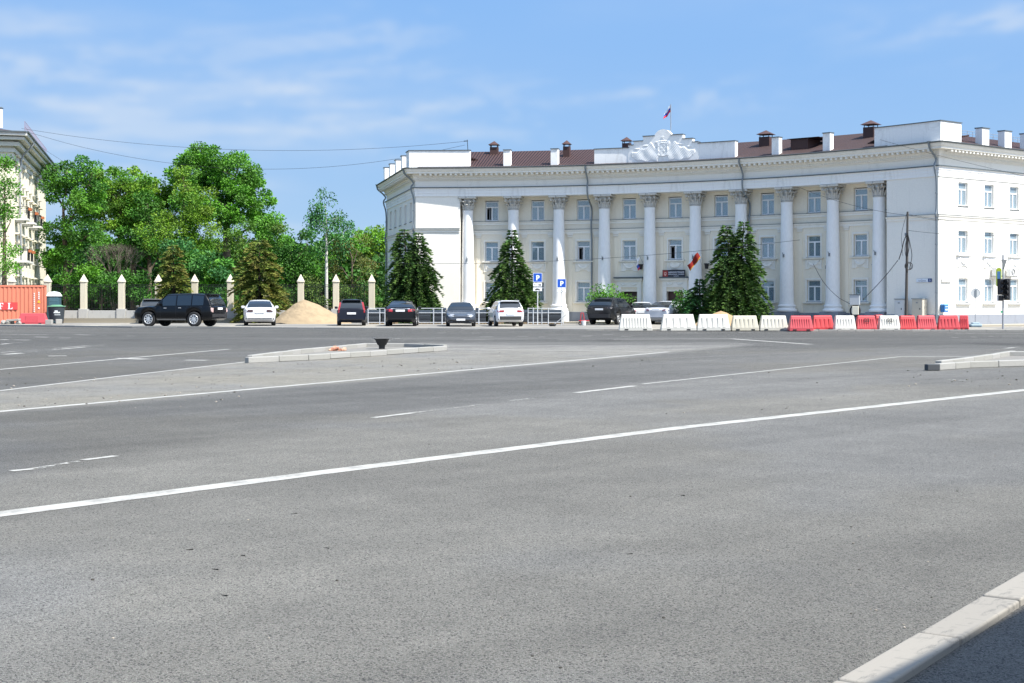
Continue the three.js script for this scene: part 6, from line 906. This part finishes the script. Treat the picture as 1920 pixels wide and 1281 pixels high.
  conifer('young_spruce', 'low bluish young spruce left of the largest spruce', foot(1312, 93), HT(522, 93), 1.6, { seed: 27, hue: 'spruce', tip: 'blue', dens: 0.9, shape: 0.7 });
  broadleaf('entrance_bush', 'rounded leafy green bush behind the dark crossover', foot(1142, 98), lobesAt(1142, 98, [[1140, 550, 24, 22], [1125, 570, 20, 22], [1162, 568, 20, 22], [1143, 580, 32, 18]]), { seed: 28, hue: 'mid', hue2: 'bright', leaf: 0.2, trunkR: 0.06, clump: 0.6, density: 3.0, per: 90, category: 'bush' });
  broadleaf('entrance_bush', 'dark rounded bush at the middle entrance', foot(1287, 94.5), lobesAt(1287, 94.5, [[1285, 560, 20, 20], [1270, 578, 16, 18], [1302, 575, 20, 20]]), { seed: 29, hue: 'mid', hue2: 'dark', leaf: 0.2, trunkR: 0.06, clump: 0.6, density: 3.0, per: 90, category: 'bush' });
}
// ---------------------------------------------------------------- parked cars
// A body is lofted from cross-sections along its length; z forward, front bumper at +L/2.
function interp(tab, z) { if (z <= tab[0][0]) return tab[0][1]; for (let i = 0; i < tab.length - 1; i++) if (z <= tab[i + 1][0]) { const t = (z - tab[i][0]) / (tab[i + 1][0] - tab[i][0]), s = t * t * (3 - 2 * t); return lerp(tab[i][1], tab[i + 1][1], lerp(t, s, 0.5)); } return tab[tab.length - 1][1]; }
function car(name, label, pos, turn, S, o = {}) {
  const g = thing(name, label, S.cat || 'car', pos, turn, 'cars parked before the building'); const k = S.scale || 1.06; g.scale.setScalar(k);
  const { L, W } = S, hw = W / 2, zf = S.wheels[0], zr = S.wheels[1], wr = S.wr;
  const paint = o.paint, dark = M.black;
  const width = (z) => hw * interp(S.plan, z), deck = (z) => interp(S.deck, z), under = (z) => { let y = interp(S.under, z); for (const c of [zf, zr]) { const d = Math.abs(z - c), R = wr + 0.06; if (d < R) y = Math.max(y, wr + Math.sqrt(R * R - d * d)); } return y; };
  const half = (z) => { const w = width(z), y0 = under(z), yd = deck(z), b = Math.min(y0 + 0.12, yd - 0.1), m = lerp(b, yd, 0.45); return [[0, y0], [w * 0.9, y0], [w * 0.97, b], [w, m], [w * 0.985, lerp(m, yd, 0.65)], [w * 0.95, yd - 0.035], [w * 0.86, yd], [w * 0.5, yd + S.crown * 0.8], [0, yd + S.crown]]; };
  const zs = new Set(); for (let i = 0; i <= 44; i++) zs.add(-L / 2 + L * i / 44); for (const c of [zf, zr]) for (let a = 0; a <= 16; a++) zs.add(c - (wr + 0.061) * Math.cos(a / 16 * Math.PI)); const Z = [...zs].sort((a, b) => a - b);
  const loft = (Zs, sec) => { const n = sec(Zs[0]).length * 2 - 1, rows = Zs.map((z) => { const h = sec(z), r = h.map((p) => [p[0], p[1], z]), l = h.slice(0, -1).reverse().map((p) => [-p[0], p[1], z]); return [...r, ...l]; }); const pos = [], idx = []; rows.forEach((r) => r.forEach((p) => pos.push(...p))); for (let i = 0; i < rows.length - 1; i++) for (let j = 0; j < n - 1; j++) { const a = i * n + j, b = a + 1, c = a + n, d = c + 1; idx.push(a, c, d, a, d, b); } const m = rows.length; for (const e of [0, m - 1]) { const ci = pos.length / 3; const r = rows[e]; pos.push(0, (r[0][1] + r[(n - 1) / 2][1]) / 2, r[0][2]); for (let j = 0; j < n - 1; j++) idx.push(e ? ci : e * n + j + 1, e * n + j, e ? e * n + j + 1 : ci); } const q = new THREE.BufferGeometry(); q.setAttribute('position', new THREE.Float32BufferAttribute(pos, 3)); q.setIndex(idx); return toCreasedNormals(q, 0.75); };
  // cabin
  const [c0, c1, c2, c3] = S.cabin;                                        // rear glass base, roof rear, roof front, windscreen base (z)
  const roof = (z) => interp(S.roof, z), side = S.tumble, cw = (z) => width(z) * 0.93;
  const cab = (z) => { const yd = deck(z) - 0.03, yr = Math.max(roof(z), yd + 0.002), t = (yr - yd) / (S.H - yd + 0.001), w0 = cw(z), w1 = lerp(w0, hw * side, clamp(t)); return [[0, yd - 0.02], [w0, yd], [lerp(w0, w1, 0.5) + 0.012, lerp(yd, yr, 0.5)], [w1, Math.max(yd, yr - 0.07)], [w1 - 0.06, Math.max(yd, yr - 0.015)], [w1 * 0.5, yr + 0.012], [0, yr + 0.018]]; };
  const Zc = []; for (let i = 0; i <= 40; i++) Zc.push(lerp(c0, c3, i / 40)); const body = mesh('body', [loft(Z, half), loft(Zc, cab)], paint, g);
  // glass: patches of the cabin surface a few millimetres proud
  const gl = o.glass || M.glassDark;
  const cross = (z0, z1, f) => quadGrid(10, 8, (u, v) => { const z = lerp(z0, z1, v), c = cab(z), w = c[3][0] * f(v), x = (u - 0.5) * 2 * w, yr = c[6][1], e = Math.abs(x) / Math.max(0.01, c[3][0]); return [x, yr - 0.035 * e ** 3 + 0.012, z + (z0 < 0 ? -0.012 : 0.012)]; });
  mesh('rear_window', cross(lerp(c0, c1, 0.08), lerp(c0, c1, 0.9), (v) => 0.9 - 0.0 * v), gl, g); mesh('windscreen', cross(lerp(c2, c3, 0.08), lerp(c2, c3, 0.93), () => 0.93), gl, g);
  for (const s of [-1, 1]) for (const [a, b] of S.side) {
    mesh('side_window', quadGrid(8, 4, (u, v) => { const z = lerp(a, b, u), c = cab(z), yT = c[3][1] - 0.015, yB = c[1][1] + 0.045, y = Math.max(yB, lerp(yB, yT, v)), t = (y - c[1][1]) / Math.max(0.02, c[3][1] - c[1][1]), x = t < 0.5 ? lerp(c[1][0], c[2][0], t * 2) : lerp(c[2][0], c[3][0], t * 2 - 1); return [s * (x + 0.012), y, z]; }), gl, g);
  }
  // wheels
  const tyre = lathe([[wr * 0.62, -0.1], [wr * 0.9, -0.11], [wr, -0.085], [wr, 0.085], [wr * 0.9, 0.11], [wr * 0.62, 0.1]], 28).rotateZ(Math.PI / 2);
  const rimG = []; rimG.push(new THREE.TorusGeometry(wr * 0.6, 0.022, 6, 26).rotateY(Math.PI / 2).translate(0.1, 0, 0), new THREE.CylinderGeometry(wr * 0.16, wr * 0.16, 0.05, 14).rotateZ(Math.PI / 2).translate(0.09, 0, 0)); const ns = S.spokes || 5; for (let i = 0; i < ns; i++) { const b = box(0.03, wr * 0.48, S.spokes > 7 ? 0.06 : 0.075, 0.09, wr * 0.36, 0); b.rotateX(i / ns * Math.PI * 2); rimG.push(b); }
  const rim = mg(rimG), disc = new THREE.CylinderGeometry(wr * 0.6, wr * 0.6, 0.02, 20).rotateZ(Math.PI / 2).translate(0.03, 0, 0), rimMat = o.rim || std(0.45, 0.46, 0.47, 0.35, { metalness: 0.6 });
  for (const z of [zf, zr]) for (const s of [-1, 1]) { const w = mesh('wheel', tyre, std(0.02, 0.02, 0.021, 0.85), g); w.position.set(s * (width(z) - 0.125), wr, z); w.rotation.y = s > 0 ? 0 : Math.PI; mesh('rim', rim, rimMat, w); mesh('brake_disc', disc, M.black, w); }
  mesh('underbody', [box(W * 0.8, 0.12, L * 0.86, 0, S.under[1][1] + 0.09, 0), box(W * 0.66, 0.4, wr * 2.2, 0, wr + 0.16, zf), box(W * 0.66, 0.4, wr * 2.2, 0, wr + 0.16, zr)], dark, g);
  // lamps, plates, mirrors, handles
  const skin = (z, y, d = 0.01) => { const h = half(z); for (let i = 1; i < 6; i++) if (y <= h[i + 1][1] && y >= h[i][1] - 0.001) return lerp(h[i][0], h[i + 1][0], clamp((y - h[i][1]) / Math.max(0.01, h[i + 1][1] - h[i][1]))) + d; return h[4][0] + d; };
  const endZ = (sgn, x, y) => { let z = sgn * L / 2; for (let i = 0; i < 40; i++) { const h = half(z); if (y < h[8][1] - 0.01 - (Math.abs(x) > h[6][0] ? 0.04 : 0) && y > h[0][1] + 0.005 && skin(z, y, 0) >= Math.abs(x) - 0.003) break; z -= sgn * 0.02; } return z; };
  const lampPatch = (sgn, x0, x1, y0, y1, mat, nm) => { for (const s of [-1, 1]) mesh(nm, quadGrid(6, 4, (u, v) => { const x = lerp(x0, x1, u), y = lerp(y0, y1, v) + (S.lampTilt || 0) * u, z = endZ(sgn, x, y); return [s * x, y, z + sgn * 0.016]; }), mat, g); };
  const red = phys(0.30, 0.012, 0.015, 0.15, { clearcoat: 1 }), clear = phys(0.28, 0.3, 0.33, 0.15, { clearcoat: 1 });
  lampPatch(-1, ...S.tail, o.tailMat || red, 'taillight'); lampPatch(1, ...S.head, clear, 'headlight'); if (S.vtail) for (const s of [-1, 1]) mesh('taillight', quadGrid(2, 6, (u, v) => { const y = lerp(0.95, S.H - 0.16, v), t = v, x = lerp(hw * 0.93, hw * 0.8, t) - u * 0.11; let z = c0 - 0.02; for (let i = 0; i < 60 && roof(z) < y + 0.02; i++) z += 0.015; return [s * x, y, z - 0.03]; }), red, g);
  const pz = (sgn, y) => endZ(sgn, 0.2, y) + sgn * 0.03; mesh('rear_plate', box(0.52, 0.115, 0.015, 0, S.plateR, pz(-1, S.plateR)), std(0.75, 0.76, 0.77, 0.5), g); mesh('front_plate', box(0.52, 0.115, 0.015, 0, S.plateF, pz(1, S.plateF)), std(0.75, 0.76, 0.77, 0.5), g);
  const bump = (sgn, y0, y1, mat) => mesh('bumper_trim', quadGrid(14, 3, (u, v) => { const x = (u - 0.5) * W * 0.86, y = lerp(y0, y1, v); return [x, y, endZ(sgn, x, y) + sgn * 0.012]; }), mat, g); if (S.trimR) bump(-1, ...S.trimR, o.trim || dark); bump(1, ...(S.trimF || [0.26, 0.42]), dark);
  if (S.grille) mesh('grille', quadGrid(8, 3, (u, v) => { const x = (u - 0.5) * S.grille[0], y = lerp(S.grille[1], S.grille[2], v); return [x, y, endZ(1, x, y) + 0.018]; }), dark, g);
  if (o.chrome) mesh('chrome_strip', quadGrid(8, 1, (u, v) => { const x = (u - 0.5) * W * 0.6, y = o.chrome + v * 0.045; return [x, y, endZ(-1, x, y) - 0.02]; }), std(0.6, 0.6, 0.6, 0.2, { metalness: 0.7 }), g);
  const mz = c2 * 0.45 + c3 * 0.55; for (const s of [-1, 1]) { mesh('mirror', rbox(0.2, 0.15, 0.12, s * (width(mz) + 0.06), deck(mz) + 0.1, mz, 0.05, 3), o.mirror || paint, g); for (const z of S.handles) mesh('door_handle', rbox(0.03, 0.035, 0.18, s * (skin(z, deck(z) - 0.12) + 0.005), deck(z) - 0.12, z, 0.012, 1), o.handle || paint, g);
    for (const z of S.seams) mesh('door_seam', quadGrid(1, 8, (u, v) => { const h = half(z), y = lerp(h[2][1] + 0.03, h[5][1], v); return [s * skin(z, y, 0.0035), y, z + (u - 0.5) * 0.014]; }), M.black, g); mesh('sill_trim', quadGrid(10, 1, (u, v) => { const z = lerp(zr + wr + 0.1, zf - wr - 0.1, u), y = lerp(half(z)[1][1] + 0.01, half(z)[2][1] - 0.03, v); return [s * (skin(z, y, 0.006)), y, z]; }), o.sill || dark, g); }
  if (S.rails) for (const s of [-1, 1]) mesh('roof_rail', tube([[s * hw * side * 0.93, S.H - 0.02, c1 + 0.15], [s * hw * side * 0.93, S.H + 0.05, c1 + 0.3], [s * hw * side * 0.93, S.H + 0.06, (c1 + c2) / 2], [s * hw * side * 0.93, S.H + 0.045, c2 - 0.25], [s * hw * side * 0.93, S.H - 0.02, c2 - 0.1]], 0.018, 20, 5), M.black, g);
  if (S.spoiler) mesh('spoiler', rbox(W * side * 0.92, 0.05, 0.3, 0, S.H - 0.045, c1 - 0.06, 0.02, 2), paint, g);
  void body; return g;
}
const SEDAN = { cat: 'car', L: 4.7, W: 1.83, H: 1.46, wheels: [1.38, -1.35], wr: 0.33, crown: 0.03, tumble: 0.66, plan: [[-2.35, 0.82], [-2.1, 0.95], [-1.2, 1], [1.2, 1], [2.0, 0.93], [2.25, 0.8], [2.35, 0.66]], deck: [[-2.35, 0.88], [-2.2, 1.02], [-1.6, 1.03], [-0.5, 0.96], [0.9, 0.95], [1.6, 0.86], [2.15, 0.72], [2.35, 0.58]], under: [[-2.35, 0.38], [-2.0, 0.22], [2.0, 0.2], [2.35, 0.3]],
  cabin: [-1.95, -1.0, 0.25, 1.2], roof: [[-1.95, 1.0], [-1.45, 1.26], [-1.0, 1.40], [-0.4, 1.46], [0.25, 1.43], [0.75, 1.22], [1.2, 0.93]], side: [[-1.25, -0.35], [-0.28, 0.62]], tail: [0.38, 0.78, 0.78, 0.93], head: [0.4, 0.74, 0.6, 0.74], plateR: 0.78, plateF: 0.42, trimR: [0.34, 0.44], grille: [1.0, 0.58, 0.68], handles: [-0.5, 0.35], seams: [-0.95, -0.3, 0.72] };
const FASTBACK = { ...SEDAN, cabin: [-2.05, -0.85, 0.25, 1.25], roof: [[-2.05, 1.03], [-1.5, 1.24], [-0.85, 1.42], [-0.3, 1.47], [0.25, 1.43], [0.75, 1.22], [1.25, 0.93]], tail: [0.44, 0.8, 0.82, 0.96], plateR: 0.9, lampTilt: 0.05 };
const CROSS = { cat: 'car', L: 4.4, W: 1.85, H: 1.66, wheels: [1.32, -1.3], wr: 0.36, crown: 0.03, tumble: 0.7, plan: [[-2.2, 0.84], [-2.0, 0.96], [-1.2, 1], [1.2, 1], [1.9, 0.92], [2.2, 0.72]], deck: [[-2.2, 1.05], [-2.1, 1.12], [-1.0, 1.06], [0.9, 1.03], [1.6, 0.97], [2.05, 0.82], [2.2, 0.68]], under: [[-2.2, 0.42], [-1.9, 0.28], [1.9, 0.26], [2.2, 0.36]],
  cabin: [-2.14, -1.72, 0.3, 1.2], roof: [[-2.14, 1.12], [-1.98, 1.4], [-1.72, 1.58], [-0.8, 1.65], [0.3, 1.61], [0.8, 1.34], [1.2, 1.03]], side: [[-1.62, -1.2], [-1.12, -0.3], [-0.22, 0.66]], tail: [0.42, 0.84, 0.92, 1.04], head: [0.42, 0.74, 0.72, 0.86], plateR: 0.82, plateF: 0.5, trimR: [0.43, 0.66], grille: [1.0, 0.62, 0.8], handles: [-0.55, 0.3], seams: [-1.1, -0.26, 0.75], rails: true, spoiler: true };
const COUPE = { ...CROSS, H: 1.68, L: 4.6, tail: [0.3, 0.82, 1.0, 1.06], cabin: [-2.2, -1.6, 0.3, 1.25], roof: [[-2.2, 1.12], [-1.95, 1.36], [-1.6, 1.55], [-0.8, 1.66], [0.3, 1.63], [0.8, 1.36], [1.25, 1.03]], plan: [[-2.3, 0.84], [-2.05, 0.96], [-1.2, 1], [1.2, 1], [1.9, 0.92], [2.3, 0.72]], deck: [[-2.3, 1.05], [-2.2, 1.12], [-1.0, 1.06], [0.9, 1.03], [1.6, 0.97], [2.1, 0.82], [2.3, 0.68]], rails: false, plateR: 0.95 };
const HATCH = { ...CROSS, L: 4.02, W: 1.74, H: 1.57, wheels: [1.2, -1.22], wr: 0.31, plan: [[-2.01, 0.9], [-1.9, 0.98], [-1, 1], [1.1, 1], [1.7, 0.92], [2.01, 0.72]], deck: [[-2.01, 0.95], [-1.93, 0.99], [-1, 0.97], [0.9, 0.97], [1.5, 0.9], [1.85, 0.74], [2.01, 0.6]], under: [[-2.01, 0.34], [-1.7, 0.2], [1.7, 0.2], [2.01, 0.3]], cabin: [-1.97, -1.68, 0.25, 1.25], roof: [[-1.97, 0.99], [-1.85, 1.3], [-1.68, 1.5], [-0.8, 1.57], [0.25, 1.53], [0.75, 1.28], [1.25, 0.96]], side: [[-1.5, -1.05], [-0.98, -0.25], [-0.18, 0.7]], tail: [0.72, 0.8, 0.78, 0.94], vtail: true, plateR: 0.74, trimR: [0.3, 0.4], rails: false, handles: [-0.45, 0.35], seams: [-0.95, -0.2, 0.78], plateF: 0.42, head: [0.42, 0.7, 0.62, 0.78], grille: [0.9, 0.52, 0.66] };
const BOXSUV = { cat: 'car', scale: 1.1, L: 4.95, W: 1.96, H: 1.86, wheels: [1.5, -1.38], wr: 0.42, spokes: 9, crown: 0.03, tumble: 0.8, plan: [[-2.47, 0.9], [-2.3, 0.98], [-1.2, 1], [1.6, 1], [2.25, 0.94], [2.47, 0.84]], deck: [[-2.47, 1.08], [-2.4, 1.2], [-1, 1.18], [1.0, 1.16], [1.7, 1.14], [2.25, 1.08], [2.4, 0.98], [2.47, 0.85]], under: [[-2.47, 0.46], [-2.2, 0.36], [2.1, 0.36], [2.47, 0.46]],
  cabin: [-2.42, -2.02, 0.35, 1.12], roof: [[-2.42, 1.2], [-2.2, 1.6], [-2.02, 1.81], [-1.2, 1.86], [0.35, 1.83], [0.75, 1.53], [1.12, 1.17]], side: [[-1.95, -1.25], [-1.18, -0.3], [-0.22, 0.62]], tail: [0.72, 0.9, 0.82, 1.06], head: [0.55, 0.84, 0.86, 1.02], plateR: 1.02, plateF: 0.62, trimR: [0.55, 0.72], trimF: [0.48, 0.7], grille: [1.0, 0.84, 1.02], handles: [-0.5, 0.42], seams: [-1.2, -0.26, 0.72], spoiler: true };
{
  const P = (r, g, b, ro = 0.22) => phys(r, g, b, 0.4, { clearcoat: r < 0.05 ? 0.45 : 0.8, clearcoatRoughness: 0.05, specularIntensity: 0.35 });
  const spot = (px, py) => { const q = gp(px, py, LOT); return [q[0], LOT, q[2]]; }, yaw = (deg) => deg * Math.PI / 180;   // turn 0: front towards us; 180: rear towards us
  const back = (p, d, t) => [p[0] - Math.sin(t) * d * -1, p[1], p[2] - Math.cos(t) * d * -1];
  const putRear = (name, label, px, py, deg, S, o) => { const p = spot(px, py), t = Math.atan2(p[0], p[2]) + yaw(deg), d = S.L / 2 * 0.86 * (S.scale || 1.06); return car(name, label, [p[0] + Math.sin(t) * d, LOT, p[2] + Math.cos(t) * d], t, S, o); };
  // black boxy off-roader seen from its left side, nose to the left and a little away
  car('black_suv', 'boxy black SUV with silver wheels, side on, nose to the left', (() => { const q = spot(332, 612.8); return [q[0], LOT, q[2] - 0.9]; })(), yaw(-90 - 17), BOXSUV, { paint: P(0.004, 0.0045, 0.006), handle: std(0.6, 0.6, 0.6, 0.3, { metalness: 0.5 }), rim: std(0.62, 0.63, 0.64, 0.3, { metalness: 0.4 }), sill: std(0.2, 0.2, 0.2, 0.4), tailMat: phys(0.5, 0.35, 0.33, 0.15, { clearcoat: 1 }) });
  putRear('grey_suv', 'grey SUV mostly hidden behind the boxy black one', 286, 607.2, 0, CROSS, { paint: P(0.12, 0.12, 0.115) });
  putRear('white_sedan', 'white saloon seen from behind left of the sand heap', 487, 611, 0, { ...SEDAN, scale: 1.13 }, { paint: P(0.72, 0.73, 0.75), tailMat: phys(0.06, 0.03, 0.03, 0.15, { clearcoat: 1 }), trim: M.black });
  putRear('dark_hatchback', 'dark blue hatchback with tall red lamps seen from behind', 659, 611, 0, { ...HATCH, scale: 1.08 }, { paint: P(0.010, 0.013, 0.024) });
  putRear('black_sedan', 'black saloon seen from behind, second car right of the sand heap', 751, 612, -3, { ...FASTBACK, scale: 1.1 }, { paint: P(0.006, 0.007, 0.009), chrome: 0.98 });
  { const q = spot(861.5, 612.5), d = SEDAN.L / 2 * 0.86 * 1.1; car('grey_sedan', 'blue-grey saloon facing the camera', [q[0], LOT, q[2] - d], Math.atan2(-q[0], -q[2]), { ...SEDAN, scale: 1.04 }, { paint: P(0.06, 0.075, 0.1) }); }
  putRear('white_crossover', 'white crossover with black lower trim seen from behind', 956, 612.5, 9, { ...CROSS, scale: 0.98 }, { paint: P(0.72, 0.74, 0.78), trim: std(0.03, 0.03, 0.03, 0.6) });
  putRear('dark_crossover', 'dark crossover seen from behind near the leafy bush', 1127, 609.2, -21, { ...COUPE, scale: 1.1 }, { paint: P(0.010, 0.011, 0.013), tailMat: phys(0.02, 0.01, 0.012, 0.15, { clearcoat: 1 }) });
  putRear('white_saloon', 'white car half hidden behind the silver saloon', 1203, 607.5, 0, { ...SEDAN, scale: 1.04 }, { paint: P(0.72, 0.73, 0.74) });
  putRear('silver_sedan', 'silver saloon behind the white barriers, rear corner on', 1233, 608.5, -22, { ...FASTBACK, scale: 1.08 }, { paint: P(0.50, 0.53, 0.58), tailMat: phys(0.12, 0.06, 0.07, 0.15, { clearcoat: 1 }) });
}
renderer.render(scene, camera);
